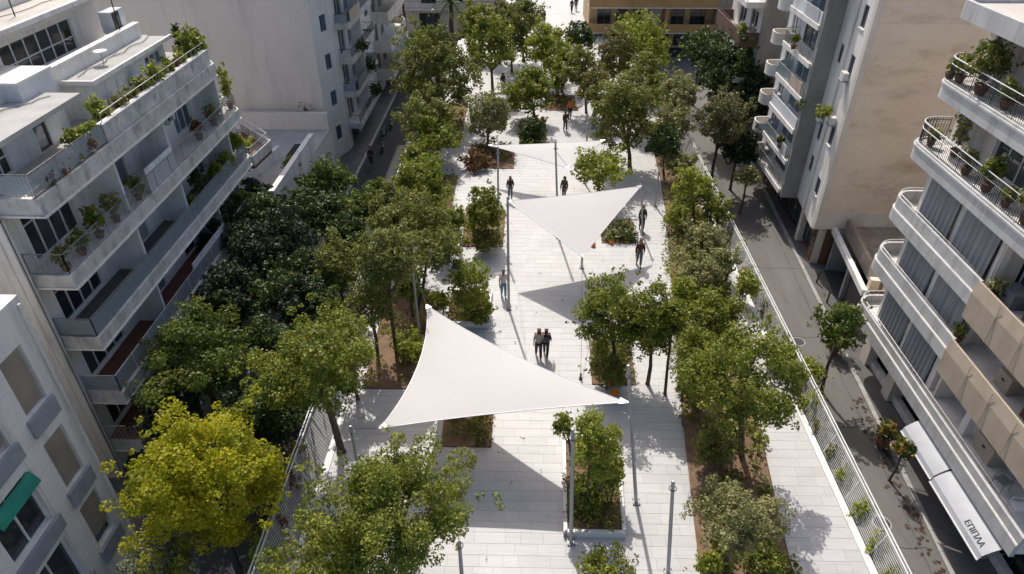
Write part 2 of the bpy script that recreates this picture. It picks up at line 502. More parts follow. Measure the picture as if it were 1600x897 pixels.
def slat_shutter(fr, u0, u1, z0, z1, root, mat='blind', pitch=0.055, rec=.09, name="shutter"):
    """upright slats, slightly turned"""
    f = MB(); u = u0
    while u < u1 - pitch * .5:
        n = len(f.v)
        f.v += [fr(u, -rec - .02, z0), fr(u + pitch * .8, -rec + .02, z0), fr(u + pitch * .8, -rec + .02, z1), fr(u, -rec - .02, z1),
                fr(u + .012, -rec - .03, z0), fr(u + pitch * .8 + .012, -rec + .01, z0), fr(u + pitch * .8 + .012, -rec + .01, z1), fr(u + .012, -rec - .03, z1)]
        f.f += [tuple(n + i for i in q) for q in ((0, 1, 2, 3), (7, 6, 5, 4), (0, 3, 7, 4), (1, 5, 6, 2), (3, 2, 6, 7), (0, 4, 5, 1))]
        u += pitch
    f.fb(fr, u0, u1, -rec - .06, -rec - .05, z0, z1)
    return f.build(name, mat, root)

def railing(path, root, h=0.95, z=0.0, gap=0.12, mat='white_metal', bar=.011, rails=(1.0, .06), glass=None, name="railing"):
    """post-and-bar rail along a path of (x, y)"""
    mb = MB()
    P3 = [Vector((p[0], p[1], z)) for p in path]
    for r in rails:
        mb.tube([p + Vector((0, 0, h * r)) for p in P3], .024 if r == 1.0 else .015, 5)
    for a, b in zip(P3[:-1], P3[1:]):
        L = (b - a).length
        k = max(1, int(L / gap))
        for i in range(k + 1):
            p = a.lerp(b, i / k)
            big = i % 12 == 0
            mb.tube([p + Vector((0, 0, .01)), p + Vector((0, 0, h * .99))], .02 if big else bar, 4 if big else 3, cap=False)
    o = mb.build(name, mat, root)
    if glass:
        g = MB()
        for a, b in zip(P3[:-1], P3[1:]):
            d = (b - a)
            if d.length < .05: continue
            nrm = Vector((-d.y, d.x, 0)).normalized() * .006
            q = len(g.v)
            for zz in (.1, h * .93):
                g.v += [tuple(a + nrm + Vector((0, 0, zz))), tuple(b + nrm + Vector((0, 0, zz))), tuple(b - nrm + Vector((0, 0, zz))), tuple(a - nrm + Vector((0, 0, zz)))]
            g.f += [tuple(q + i for i in t) for t in ((0, 1, 5, 4), (1, 2, 6, 5), (2, 3, 7, 6), (3, 0, 4, 7), (4, 5, 6, 7), (3, 2, 1, 0))]
        g.build("glass_panel", glass, o)
    return o
# ------------------------------------------------------------------ the ground, the streets, the plaza
ZS = -2.5
g = MB(); g.box(-400, 400, -200, 700, -3.2, ZS - .06)
g.build("ground", 'earth', kind='structure')

def kx(y): return 16.75 + (y - 15) * 0.065           # kerb of the right street
def sheet(poly, z0, z1, name, mat):
    return MB().prism(poly, z0, z1).build(name, mat, kind='structure')
sheet([(12.7, -90), (kx(-90), -90), (kx(62), 62), (12.7, 62)], ZS - .1, ZS, "right_street", 'asphalt')
sheet([(12.7, 62), (kx(62), 62), (kx(62), 130), (12.7, 130)], ZS - .1, ZS, "far_right_street", 'asphalt')
sheet([(-13.9, -90), (-8.3, -90), (-8.3, 86), (-13.9, 86)], ZS - .1, ZS, "left_street", 'asphalt_dark')  # building and tree shade is put into the dark base colour
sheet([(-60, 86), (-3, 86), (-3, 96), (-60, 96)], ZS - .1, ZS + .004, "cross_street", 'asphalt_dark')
rk = MB(); y = -10.0
while y < 62:
    rk.prism([(kx(y), y), (kx(y) + .22, y), (kx(y + 1.0) + .22, y + .985), (kx(y + 1.0), y + .985)], ZS - .05, ZS + .12); y += 1.0
rk.build("right_kerb", 'kerb', kind='structure')
rs = sheet([(kx(-90) + .22, -90), (24, -90), (24, 62), (kx(62) + .22, 62)], ZS - .05, ZS + .11, "right_pavement", 'sidewalk')  # shade below the balconies is put into the dark tile colour
lk = MB(); y = -10.0
while y < 86:
    lk.box(-14.1, -13.9, y, y + .985, ZS - .05, ZS + .13); y += 1.0
lk.build("left_kerb", 'kerb', kind='structure')
sheet([(-19, -90), (-14.1, -90), (-14.1, 86), (-19, 86)], ZS - .05, ZS + .12, "left_pavement", 'sidewalk')
# faint patches and a drain line on the right street
MB().prism([(13.9, 24.2), (15.2, 24.3), (15.3, 27.4), (14.0, 27.2)], ZS + .001, ZS + .005).build("asphalt_patch", 'asphalt_dark', kind='structure')
sh = MB()
for i in range(60):
    sh.box(kx(14 + i * .5) - .62, kx(14 + i * .5) - .60, 14 + i * .5, 14 + i * .5 + .49, ZS + .001, ZS + .005)
sh.build("gutter_joint", 'asphalt_dark', kind='structure')

PX0, PX1 = -8.05, 12.5
MB().box(PX0, PX1, -90, 3.98, ZS - .1, -.01).build("plaza_foreground", 'marble', kind='structure')
plaza = MB().box(PX0, PX1, 4, 84, ZS - .1, -.007).box(-3.0, 9.2, 84, 150, ZS - .1, -.007).build("plaza", 'joint', kind='structure')
cp = MB(); y = 6.0
while y < 84:
    for a, b in ((PX0 - .12, PX0 + .16), (PX1 - .16, PX1 + .12)):
        cp.box(a, b, y, y + 1.49, -.25, .03)
    y += 1.5
cp.build("coping", 'coping', plaza, kind='stuff')
MB().box(PX0 - .02, PX0 + .0, 4, 84, ZS, -.26).box(PX1, PX1 + .02, 4, 84, ZS, -.26).build("retaining_wall", 'podium', plaza)

# planted beds and planters (polygons on the plaza)
BEDS = {
 'left_bed':  [(-7.45, 23.5), (-5.0, 23.5), (-4.9, 27.2), (-5.3, 31.5), (-7.6, 31.5)],
 'left_bed_far': [(-7.75, 36.4), (-5.1, 36.4), (-5.0, 46.5), (-7.8, 46.5)],
 'left_bed_farthest': [(-7.8, 52.0), (-5.4, 52.0), (-5.4, 62), (-7.8, 62)],
 'right_bed': [(6.15, 12.5), (9.45, 12.5), (9.7, 15.5), (10.3, 21), (11.75, 33.5), (12.05, 39), (12.15, 57), (10.6, 57), (10.0, 46), (9.55, 41), (8.85, 35.4), (7.3, 23), (7.05, 21.45), (7.62, 21.2)],
 'planter_a': [(-3.42, 20.0), (-1.33, 20.0), (-1.33, 22.9), (-3.42, 22.9)],
 'planter_b': [(1.72, 15.8), (3.75, 15.8), (3.98, 20.2), (1.85, 20.2)],
 'planter_c': [(-4.0, 28.35), (-1.95, 28.35), (-1.9, 31.2), (-4.0, 31.2)],
 'planter_d': [(-3.9, 36.4), (-1.35, 36.4), (-1.35, 41.2), (-3.9, 41.2)],
 'planter_e': [(-4.35, 47.9), (-.9, 47.9), (-.9, 52.4), (-4.35, 52.4)],
 'planter_f': [(3.3, 24.0), (5.3, 24.0), (5.4, 27.2), (3.4, 27.2)],
 'planter_g': [(4.9, 37.0), (7.0, 37.0), (7.1, 40.0), (5.0, 40.0)],
 'planter_h': [(-.5, 51.5), (1.7, 51.5), (1.7, 57.8), (-.5, 57.8)],
 'planter_i': [(1.8, 60.5), (4.6, 60.5), (4.6, 64.5), (1.8, 64.5)],
}
def inside(poly, x, y):
    c = False; n = len(poly)
    for i in range(n):
        x1, y1 = poly[i]; x2, y2 = poly[(i + 1) % n]
        if (y1 > y) != (y2 > y) and x < (x2 - x1) * (y - y1) / (y2 - y1) + x1: c = not c
    return c
def edge_dist(poly, x, y):
    p = Vector((x, y)); best = 9
    for i in range(len(poly)):
        a, b = Vector(poly[i]), Vector(poly[(i + 1) % len(poly)])
        t = max(0, min(1, (p - a).dot(b - a) / (b - a).length_squared))
        best = min(best, (p - a.lerp(b, t)).length)
    return best
def soil_mesh(poly, z, name, amp=.16):
    xs = [p[0] for p in poly]; ys = [p[1] for p in poly]
    st = .28
    bm = bmesh.new()
    vs = [bm.verts.new((p[0], p[1], z)) for p in poly]
    f = bm.faces.new(vs)
    bmesh.ops.triangulate(bm, faces=[f])
    for k in range(40):
        es = [e for e in bm.edges if e.calc_length() > .75]
        if not es: break
        bmesh.ops.subdivide_edges(bm, edges=es, cuts=1)
        bmesh.ops.triangulate(bm, faces=[q for q in bm.faces if len(q.verts) > 3])
        if len(bm.verts) > 5000: break
    for v in bm.verts:
        d = edge_dist(poly, v.co.x, v.co.y)
        v.co.z = z + min(d / .5, 1) * amp * (.5 + .9 * mnoise.noise(Vector((v.co.x * 1.3, v.co.y * 1.3, 3))) + .3 * mnoise.noise(Vector((v.co.x * 5, v.co.y * 5, 7))))
        v.co.z = max(v.co.z, z - .01)
    if f.is_valid: pass
    bm.normal_update()
    me = bpy.data.meshes.new(name)
    bm.to_mesh(me); bm.free()
    me.materials.append(MT['soil'])
    if sum(p.normal.z for p in me.polygons) < 0: me.flip_normals()
    o = bpy.data.objects.new(name, me); COL.objects.link(o)
    o["kind"] = 'structure'
    return o
for bn, poly in BEDS.items():
    raised = bn in ('planter_b', 'planter_c')
    soil_mesh(poly, .17 if raised else .024, "soil_bed", .10 if raised else .16)
    mb = MB()
    n = len(poly)
    for i in range(n):                                    # stone or steel edging, butted at the corners
        a, b = Vector(poly[i]), Vector(poly[(i + 1) % n])
        d = (b - a).normalized(); nn = Vector((d.y, -d.x))
        w = .14 if raised else .035
        mb.prism([tuple(a), tuple(b), tuple(b + nn * w + d * w * .9), tuple(a + nn * w)], -.03, .30 if raised else .045)
    mb.build("planter_edging", 'coping' if raised else 'rust', kind='structure')

# paving slabs: rows across the plaza, random lengths
rng = random.Random(4)
LEN = [.55, .7, .85, 1.0, 1.15]
slab_me = {}
def slab_mesh(L, D):
    key = (round(L, 2), D)
    if key not in slab_me:
        m = MB(); c = .003
        x, yv = L - .006, D - .006
        v = [(0, 0, -.035), (x, 0, -.035), (x, yv, -.035), (0, yv, -.035), (0, 0, -c), (x, 0, -c), (x, yv, -c), (0, yv, -c),
             (c, c, 0), (x - c, c, 0), (x - c, yv - c, 0), (c, yv - c, 0)]
        f = [(0, 1, 5, 4), (1, 2, 6, 5), (2, 3, 7, 6), (3, 0, 4, 7), (4, 5, 9, 8), (5, 6, 10, 9), (6, 7, 11, 10), (7, 4, 8, 11), (8, 9, 10, 11)]
        me = bpy.data.meshes.new("paving_slab")
        me.from_pydata(v, [], f); me.materials.append(MT['marble'])
        slab_me[key] = (me, v, f)
    return slab_me[key]
rest = MB(); pieces = []
y = 11.5; row = 0
while y < 84:
    D = .48 if y < 52 else .96
    x = PX0 + .17
    first = True
    while x < PX1 - .17:
        L = rng.choice(LEN) * (1 if y < 52 else 1.8)
        if first: L = rng.choice(LEN) * .8; first = False
        if x + L > PX1 - .17 - .3: L = PX1 - .165 - x
        cx_, cy_ = x + L / 2, y + D / 2
        if not any(all(inside(pl, x + a * L, y + b * D) for a in (0, 1) for b in (0, 1)) for pl in BEDS.values()):
            pieces.append((x, y, L, D, rng.uniform(-.0015, .0015)))
        x += L
    y += D
def vis_rank(p):                                           # open slabs near the camera first
    x, yy = p[0] + p[2] / 2, p[1]
    hidden = (x < -2.2 and yy < 17.5) or any(inside(pl, x, yy) for pl in BEDS.values())
    return (yy < 13.4, hidden, yy + .05 * abs(x - 1))
pieces.sort(key=vis_rank)
for i, (x, y, L, D, dz) in enumerate(pieces):
    me, v, f = slab_mesh(L, D)
    if i < 298:
        o = bpy.data.objects.new("paving_slab", me); COL.objects.link(o)
        o.parent = plaza; o.location = (x, y, dz)
    else:
        n = len(rest.v)
        rest.v += [(a + x, b + y, c + dz) for a, b, c in v]
        rest.f += [tuple(n + k for k in q) for q in f]
y = 84
while y < 150:
    x = -3.0
    while x < 9.1:
        n = len(rest.v); L = 1.5
        me, v, f = slab_mesh(L, 1.0)
        rest.v += [(a + x, b + y, c) for a, b, c in v]; rest.f += [tuple(n + k for k in q) for q in f]
        x += L
    y += 1.0
rest.build("paving_slabs", 'marble', plaza, kind='stuff')

# ------------------------------------------------------------------ wire fences along both edges of the plaza
def wire_fence(name, lab, xb, zb, xt, zt, ys, ye, nr):
    root = thing(name, lab, "fence", ((xb), ys, zb))
    for i in range(nr):
        t = i / (nr - 1)
        x, z = xb + (xt - xb) * t, zb + .06 + (zt - zb - .06) * t
        if i == nr - 1:
            MB().tube([(x, ys, z), (x, ye, z)], .035, 6).build("top_rail", 'white_metal', root)
            sgn = 1 if xt > 0 else -1
            MB().tube([(x + sgn * .13, ys, z - .01), (x + sgn * .13, ye, z - .01)], .03, 6).build("top_rail", 'white_metal', root)
        else:
            MB().tube([(x, ys, z), (x, ye, z)], .0085 if xt > 0 else .0125, 4).build("wire", 'white_metal', root)
    y = ys
    while y <= ye:
        MB().tube([(xb, y, zb), (xt, y, zt)], .03, 5).build("post", 'white_metal', root)
        y += 2.4
    return root
wire_fence("wire_fence", "long white wire fence leaning out over the right street", 12.68, .0, 12.98, 1.12, 8, 62, 13)
wire_fence("wire_fence", "tall white wire fence leaning out over the left street", -8.2, -.02, -8.72, 1.75, 8, 66, 22)

# ------------------------------------------------------------------ lamp and sail poles
def pole(base, top, r, lab, group=None, plate=True, arm=False):
    root = thing("sail_pole", lab, "pole", base, group)
    b, t = Vector(base), Vector(top)
    MB().tube([b, b.lerp(t, .5), t], [r, r * .93, r * .8], 10).build("shaft", 'pole_paint', root, smooth=False)
    MB().tube([t, t + (t - b).normalized() * .05], [r * .95, r * .6], 10).build("cap", 'grey_metal', root)
    if plate:
        MB().box(b.x - r * 2.1, b.x + r * 2.1, b.y - r * 2.1, b.y + r * 2.1, .004, .05).build("base_plate", 'grey_metal', root)
        for sx in (-1, 1):
            for sy in (-1, 1):
                MB().tube([(b.x + sx * r * 1.6, b.y + sy * r * 1.6, .05), (b.x + sx * r * 1.6, b.y + sy * r * 1.6, .085)], .02, 6).build("bolt", 'dark_metal', root)
    ring = MB()
    for k in range(8):
        a0, a1 = 2 * math.pi * k / 8, 2 * math.pi * (k + 1) / 8
        q = t.lerp(b, .06)
        ring.tube([(q.x + (r + .05) * math.cos(a0), q.y + (r + .05) * math.sin(a0), q.z), (q.x + (r + .05) * math.cos(a1), q.y + (r + .05) * math.sin(a1), q.z)], .018, 4)
    ring.build("cable_ring", 'dark_metal', root)
    return root
GP = "steel poles that carry the sails"
pole((4.48, 17.28, 0), (3.50, 17.25, 7.0), .070, "tall steel pole at the right corner of the front sail", GP)
pole((1.85, 15.43, 0), (1.62, 15.45, 5.85), .07, "steel pole at the left front corner of the raised planter", GP)
pole((-.80, 29.88, 0), (-.84, 29.95, 6.7), .07, "steel pole beside the woman with the long dark hair", GP)
pole((3.42, 34.1, 0), (3.36, 33.9, 3.05), .065, "short pole under the lower tip of the middle sail", GP)
pole((-1.62, 37.0, 0), (-1.6, 37.1, 6.28), .065, "pole behind the left tip of the middle sail", GP)
pole((2.15, 37.6, 0), (1.74, 37.5, 6.45), .07, "pole rising in front of the far sail", GP)
pole((5.22, 14.28, 0), (4.76, 14.30, 4.8), .070, "leaning free standing pole at the bottom edge near the right bed", GP)
pole((-1.99, 13.55, 0), (-2.02, 13.7, 2.35), .075, "short thick pole cut by the bottom edge right of the big tree", GP)
pole((7.55, 38.15, 0), (7.06, 38.0, 4.05), .065, "pole under the right tip of the middle sail", GP)
pole((8.95, 42.0, 0), (8.9, 42.0, 2.6), .07, "thin pole right of the middle sail near the far bed", GP)
pole((4.35, 45.5, 0), (4.3, 45.5, 4.5), .07, "thin pole at the right part of the far sail", GP)

# ------------------------------------------------------------------ the three sails
def sail(A, B, C, sab, sbc, sca, lab, guys, lift=0.0):
    A, B, C = Vector(A), Vector(B), Vector(C)
    G0 = (A + B + C) / 3
    root = thing("shade_sail", lab, "shade sail", (G0.x, G0.y, 0))
    n = 22
    nrm = (B - A).cross(C - A).normalized()
    if nrm.z < 0: nrm = -nrm
    def P(a, b, c):
        p = A * a + B * b + C * c
        for (X, Y, Z, s, x, yv, z) in ((A, B, C, sab, a, b, c), (B, C, A, sbc, b, c, a), (C, A, B, sca, c, a, b)):
            inn = (Z - (X + Y) / 2).normalized()
            p = p + inn * (s * 4 * x * yv * (1 - z))
        return p + nrm * (lift * 27 * a * b * c)
    idx = {}; mb = MB()
    for side in (0, 1):
        for i in range(n + 1):
            for j in range(n + 1 - i):
                idx[side, i, j] = len(mb.v)
                mb.v.append(tuple(P(1 - (i + j) / n, i / n, j / n) - nrm * (.012 * side)))
        for i in range(n):
            for j in range(n - i):
                q = (idx[side, i, j], idx[side, i + 1, j], idx[side, i, j + 1])
                mb.f.append(q if side == 0 else q[::-1])
                if j < n - i - 1:
                    q = (idx[side, i + 1, j], idx[side, i + 1, j + 1], idx[side, i, j + 1])
                    mb.f.append(q if side == 0 else q[::-1])
    fab = mb.build("fabric", 'sail', root, smooth=True)
    for ed in (lambda t: P(1 - t, t, 0), lambda t: P(0, 1 - t, t), lambda t: P(t, 0, 1 - t)):
        MB().tube([ed(i / 24) - nrm * .006 for i in range(25)], .022, 5).build("hem_cable", 'white_metal', root)
    for K in (A, B, C):
        out = (K - G0).normalized()
        MB().prism([(0, 0)], 0, 0) if False else None
        s = MB()
        sd = nrm.cross(out).normalized()
        vv = [K - out * .28 + sd * .16, K - out * .28 - sd * .16, K + out * .06 - sd * .03, K + out * .06 + sd * .03]
        s.v = [tuple(p + nrm * .012) for p in vv] + [tuple(p + nrm * .026) for p in vv]
        s.f = [(0, 1, 2, 3), (7, 6, 5, 4), (0, 4, 5, 1), (1, 5, 6, 2), (2, 6, 7, 3), (3, 7, 4, 0)]
        s.build("corner_plate", 'steel', root)
    for a, b in guys:
        MB().tube([a, b], .012, 4).build("guy_cable", 'dark_metal', root)
    return root
sail((-4.48, 25.5, 3.38), (-5.41, 18.2, 2.9), (3.90, 18.67, 4.0), .62, .16, .34,
     "large white triangular shade sail nearest the bottom, hung from the tall pole",
     [((3.90, 18.67, 4.0), (3.78, 17.26, 5.0)), ((-4.48, 25.5, 3.38), (-5.3, 27.3, 4.2)), ((-5.41, 18.2, 2.9), (-6.1, 17.3, 3.8))], lift=.10)
pole((-5.32, 27.4, 0), (-5.35, 27.4, 4.4), .065, "pole hidden among the trees behind the top tip of the front sail", GP, plate=False)
pole((-6.15, 17.2, 0), (-6.15, 17.2, 4.0), .065, "pole hidden in the big tree at the left tip of the front sail", GP, plate=False)
sail((-1.01, 34.5, 4.18), (3.04, 30.3, 3.11), (6.96, 37.3, 3.82), .05, .05, .10,
     "white triangular shade sail in the middle of the plaza, dark shadow below it",
     [((-1.01, 34.5, 4.18), (-.84, 29.95, 6.45)), ((3.04, 30.3, 3.11), (2.75, 24.35, .3)), ((6.96, 37.3, 3.82), (7.08, 38.0, 3.9))], lift=.05)
sail((-2.64, 46.4, 2.5), (2.89, 41.65, 2.93), (5.45, 44.6, 3.7), .07, .05, .12,
     "small far white shade sail near the upper trees, partly behind a pole",
     [((-2.64, 46.4, 2.5), (-1.6, 37.1, 6.1)), ((2.89, 41.65, 2.93), (1.78, 37.5, 5.9)), ((5.45, 44.6, 3.7), (5.7, 47.0, .1))], lift=.05)
a = thing("ground_anchor", "small dark cable anchor on the white paving right of the front sail", "anchor", (2.75, 24.35, 0))
MB().box(2.67, 2.83, 24.27, 24.43, .002, .06).build("foot", 'dark_metal', a)
MB().tube([(2.75, 24.35, .06), (2.75, 24.35, .36)], .05, 8).build("turnbuckle", 'dark_metal', a)
# ------------------------------------------------------------------ LEFT: grey block at the lower left corner
ng = thing("apartment_block", "grey rendered block with roller blinds at the lower left corner", "building", (-15.2, 10, ZS))
F = fx(-15.2, 1)
holes = []
for k, zb in enumerate((-3.05, .10, 3.30, 6.65)):
    if zb > -2.3: holes.append((14.70, 15.72, zb + .1, zb + 2.25))
    holes.append((11.9, 13.75, max(zb, ZS + .3) - .05, zb + 2.2))
    holes.append((8.6, 10.6, max(zb, ZS + .3) - .05, zb + 2.2))
wall(F, 4, 16.4, ZS, 10.1, holes, ng, 'plaster_grey', .35)
MB().box(-40, -15.56, 16.05, 16.4, ZS, 10.1).build("side_wall", 'plaster_grey', ng)
MB().box(-40, -15.5, 4, 16.04, 9.2, 9.5).build("roof", 'roof_light', ng)
MB().box(-15.72, -15.18, 4, 16.42, 10.1, 10.22).box(-40, -15.73, 16.0, 16.42, 10.1, 10.22).build("roof_coping", 'plaster', ng)
railing([(-40, 16.2), (-15.9, 16.2), (-15.9, 4)], ng, .95, 10.22, .16, 'white_metal', name="roof_railing")
for k, zb in enumerate((-3.05, .10, 3.30, 6.65)):
    if zb > -2.3:
        f_ = window(F, 14.70, 15.72, zb + .1, zb + 2.25, ng, 1, 'plaster_grey', 'glass', .2)
        slat_shutter(F, 14.75, 15.67, zb + (.55 if k == 1 else .15), zb + 2.22, ng, 'blind', .07, .10)
        MB().fb(F, 14.55, 15.85, -.1, .12, zb - .62, zb + .06).build("sill", 'sill', ng)
    z0 = max(zb, ZS + .3) - .05
    if z0 < zb + 1.5:
        window(F, 11.9, 13.75, z0, zb + 2.2, ng, 2, 'white_metal', 'glass', .24)
        window(F, 8.6, 10.6, z0, zb + 2.2, ng, 2, 'white_metal', 'glass', .24)
        MB().fb(F, 11.75, 13.9, -.1, .14, z0 - .6, z0 - .005).build("sill", 'sill', ng)
        MB().fb(F, 8.45, 10.75, -.1, .14, z0 - .6, z0 - .005).build("sill", 'sill', ng)
        if k == 3:
            slat_shutter(F, 11.96, 13.69, zb + .1, zb + 2.15, ng, 'blind', .07, .10)
        elif k == 2:                                       # small green drop awning
            aw = MB()
            for i in range(6):
                t0, t1 = i / 6, (i + 1) / 6
                n = len(aw.v)
                for t in (t0, t1):
                    d, z = .02 + .30 * t, zb + 2.15 - .34 * t * t - .05 * t
                    aw.v += [F(11.9, d, z), F(13.75, d, z), F(11.9, d - .01, z - .012), F(13.75, d - .01, z - .012)]
                aw.f += [(n, n + 1, n + 5, n + 4), (n + 2, n + 6, n + 7, n + 3)]
            aw.build("awning", 'green_cloth', ng)
# panel joints cut into the render (thin dark grooves in real depth: raised render fields)
rf_ = MB()
for (u0, u1) in ((13.85, 14.5), (10.8, 11.7)):
    for z0 in np.arange(ZS + .05, 9.6, 1.05):
        rf_.fb(F, u0, u1, 0.001, .018, z0, z0 + 1.03)
rf_.build("render_fields", 'plaster_grey', ng, kind='stuff')
MB().tube([(-15.13, 16.25, ZS), (-15.13, 16.25, 10.0)], .05, 8).build("drain_pipe", 'plaster_grey', ng)

# ------------------------------------------------------------------ LEFT: the white building with long balconies
lm = thing("apartment_building", "white apartment building with long planted balconies on the left", "building", (-18.2, 20, ZS))
F = fx(-18.2, 1)
SL = [10.6, 7.6, 4.7, 1.8, -1.1]
YE = [36.9, 38.6, 38.6, 37.5, 34.0]
holes = []
doors = []
for k in range(1, 5):
    z0, z1 = SL[k] + .62, SL[k - 1] - .25
    for (u0, u1, kind) in ((21.3, 24.2, 'french'), (26.6, 28.4, 'shut'), (30.9, 32.2, 'door'), (33.6, 35.6, 'french2')):
        holes.append((u0, u1, z0, z1 - (.35 if kind == 'shut' else .1)))
        doors.append((u0, u1, z0, z1 - (.35 if kind == 'shut' else .1), kind, k))
wall(F, 20.0, 39.0, ZS, 10.6, holes, lm, 'plaster', .3)
MB().box(-45, -18.51, 20.0, 20.3, -.6, 11.2).build("end_wall", 'plaster', lm)
MB().box(-45, -18.49, 20.02, 20.28, ZS, -.602).build("end_wall_base", 'beige', lm)
MB().box(-45, -18.51, 38.7, 39.0, ZS, 10.6).build("far_end_wall", 'plaster', lm)
MB().tube([(-17.95, 20.12, ZS), (-17.95, 20.12, 11)], .06, 8).build("drain_pipe", 'rust', lm)
MB().box(-18.19, -17.9, 20.02, 20.26, ZS, 10.58).build("corner_pilaster", 'plaster_grey', lm)
for (u0, u1, z0, z1, kind, k) in doors:
    if kind == 'french': window(F, u0, u1, z0, z1, lm, 4, 'white_metal', 'glass', .16, transom=.72)
    elif kind == 'french2': window(F, u0, u1, z0, z1, lm, 3, 'white_metal', 'glass_blue', .16)
    elif kind == 'door': window(F, u0, u1, z0, z1, lm, 2, 'wood' if k % 2 else 'white_metal', 'glass', .16)
    else:
        window(F, u0, u1, z0, z1, lm, 2, 'white_metal', 'glass', .2)
        shutter(F, u0 + .05, u1 - .05, z0, z1 - (0 if k != 2 else .9), lm, 'slate_blue' if k % 2 else 'curtain', .08, .08)
for k, zb in enumerate(SL):
    ye = YE[k]
    P0 = [(-18.195, 20.45), (-16.53, 20.45), (-16.53, ye - .83), (-17.12, ye - .03), (-18.195, ye - .03)]
    b = MB().prism([(p[0], p[1]) for p in P0], zb + .22, zb + .55).build("balcony", 'plaster_grey', lm)
    path = [(-18.19, 20.42), (-16.5, 20.42), (-16.5, ye - .8), (-17.1, ye), (-18.19, ye)]
    MB().band([(p[0], p[1]) for p in path], -.14 if False else .14, zb, zb + .62 if k else zb + .72).build("fascia", 'fascia', b)
    # the drip ledge under the fascia
    MB().band([(-18.19, 20.36), (-16.44, 20.36), (-16.44, ye - .82), (-17.07, ye + .06), (-18.19, ye + .06)], .05, zb + .02, zb + .10).build("drip_ledge", 'plaster_grey', b)
    inner = [(-18.1, 20.56), (-16.64, 20.56), (-16.64, ye - .85), (-17.15, ye - .12), (-18.1, ye - .12)]
    if k == 0:
        railing([(-18.1, 20.56), (-16.64, 20.56), (-16.64, 25.3)], b, .85, zb + .72, .13, 'grey_metal', glass='clear')
        MB().box(-16.86, -16.66, 25.4, ye - .85, zb + .721, zb + 1.42).build("upper_parapet", 'fascia', b)
        MB().box(-16.9, -16.62, 25.36, ye - .82, zb + 1.422, zb + 1.48).build("parapet_coping", 'plaster', b)
        MB().box(-17.3, -16.865, 25.5, ye - .9, zb + .722, zb + 1.15).build("planting_trough", 'plaster_grey', b)
        MB().box(-17.25, -16.9, 25.55, ye - .95, zb + 1.151, zb + 1.19).build("trough_soil", 'soil', b)
        MB().box(-17.05, -16.66, 20.7, 25.2, zb + .721, zb + .76).build("trough_soil", 'soil', b)
        railing([(-16.76, 25.6), (-16.76, ye - 1)], b, .35, zb + 1.48, .5, 'steel', rails=(1.0,))
    else:
        railing(inner, b, .88, zb + .56, .12, 'grey_metal' if k in (1, 2) else 'white_metal', glass='clear' if k in (2, 3) else None)
    if k in (2, 3, 4):
        MB().box(-18.18, -16.66, 20.58, ye - .9, zb + .553, zb + .565).build("floor_tiles", 'tile' if k != 2 else 'sidewalk', b)
    if k:
        zt = SL[k - 1]
        for yd in ((25.4, 29.9, 36.2) if k != 3 else (25.4, 32.9)):
            if yd < ye - 1.2: MB().box(-18.19, -16.78, yd, yd + .12, zb + .56, zt + .20).build("partition_wall", 'plaster_blue', b)
        # glazed enclosure flush with the edge
        if k in (1, 3):
            y0, y1 = (27.2, 29.85) if k == 1 else (28.6, 32.85)
            MB().box(-16.72, -16.66, y0, y1, zb + .6, zb + 1.7).build("balcony_screen", 'plaster_blue', b)
        # rolled awning under the slab above
        MB().tube([(-16.75, 21, zt - .02), (-16.75, 28, zt - .02)], .085, 8).build("awning_roll", 'awning_white' if k != 2 else 'slate_blue', b)
        MB().tube([(-16.75, 29.5, zt - .02), (-16.75, min(ye, YE[k - 1]) - 1.5, zt - .02)], .085, 8).build("awning_roll", 'white_metal', b)
# roof terrace: lower and upper penthouses, parapets, stair box
T0 = 11.15
MB().box(-45, -18.2, 20.3, 38.7, 10.9, T0).build("terrace_floor", 'roof_light', lm)
pf = fx(-18.9, 1)
wall(pf, 20.6, 26.2, T0, 12.78, [(20.9, 22.9, T0 + .05, 12.5), (24.6, 25.4, T0 + .05, 12.4)], lm, 'plaster_blue', .25, "penthouse_wall")
window(pf, 20.9, 22.9, T0 + .05, 12.5, lm, 4, 'white_metal', 'glass', .12, transom=.5)
window(pf, 24.6, 25.4, T0 + .05, 12.4, lm, 1, 'wood', 'glass_blue', .12)
MB().box(-22, -19.16, 26.0, 26.2, T0, 12.78).build("penthouse_side", 'plaster', lm)
MB().box(-26, -19.16, 20.62, 20.8, T0, 12.78).build("penthouse_side", 'plaster', lm)
MB().box(-24, -17.75, 20.5, 26.4, 12.79, 12.98).build("penthouse_roof", 'roof_light', lm)
MB().box(-20.2, -20.0, 20.5, 26.4, 12.985, 13.5).box(-24, -20.2, 26.2, 26.4, 12.985, 13.5).build("roof_upstand", 'plaster_grey', lm)
pf2 = fx(-18.55, 1)
wall(pf2, 28.3, 35.3, T0, 12.72, [(29.6, 30.5, T0 + .05, 12.4), (33.2, 34.9, T0 + .6, 12.4)], lm, 'plaster_blue', .25, "penthouse_wall")
window(pf2, 29.6, 30.5, T0 + .05, 12.4, lm, 1, 'white_metal', 'plaster_blue', .08)
window(pf2, 33.2, 34.9, T0 + .6, 12.4, lm, 3, 'white_metal', 'glass_blue', .12)
MB().box(-22.2, -18.81, 28.3, 28.5, T0, 12.72).build("penthouse_side", 'plaster', lm)
MB().box(-22.2, -18.81, 35.1, 35.3, T0, 12.72).build("penthouse_side", 'plaster', lm)
MB().box(-19.6, -18.2, 28.1, 35.5, 12.725, 12.85).build("penthouse_roof", 'roof_light', lm)
MB().box(-18.22, -18.1, 28.0, 35.6, 12.74, 12.92).box(-19.6, -18.22, 28.0, 28.1, 12.74, 12.92).build("roof_edge", 'plaster', lm)
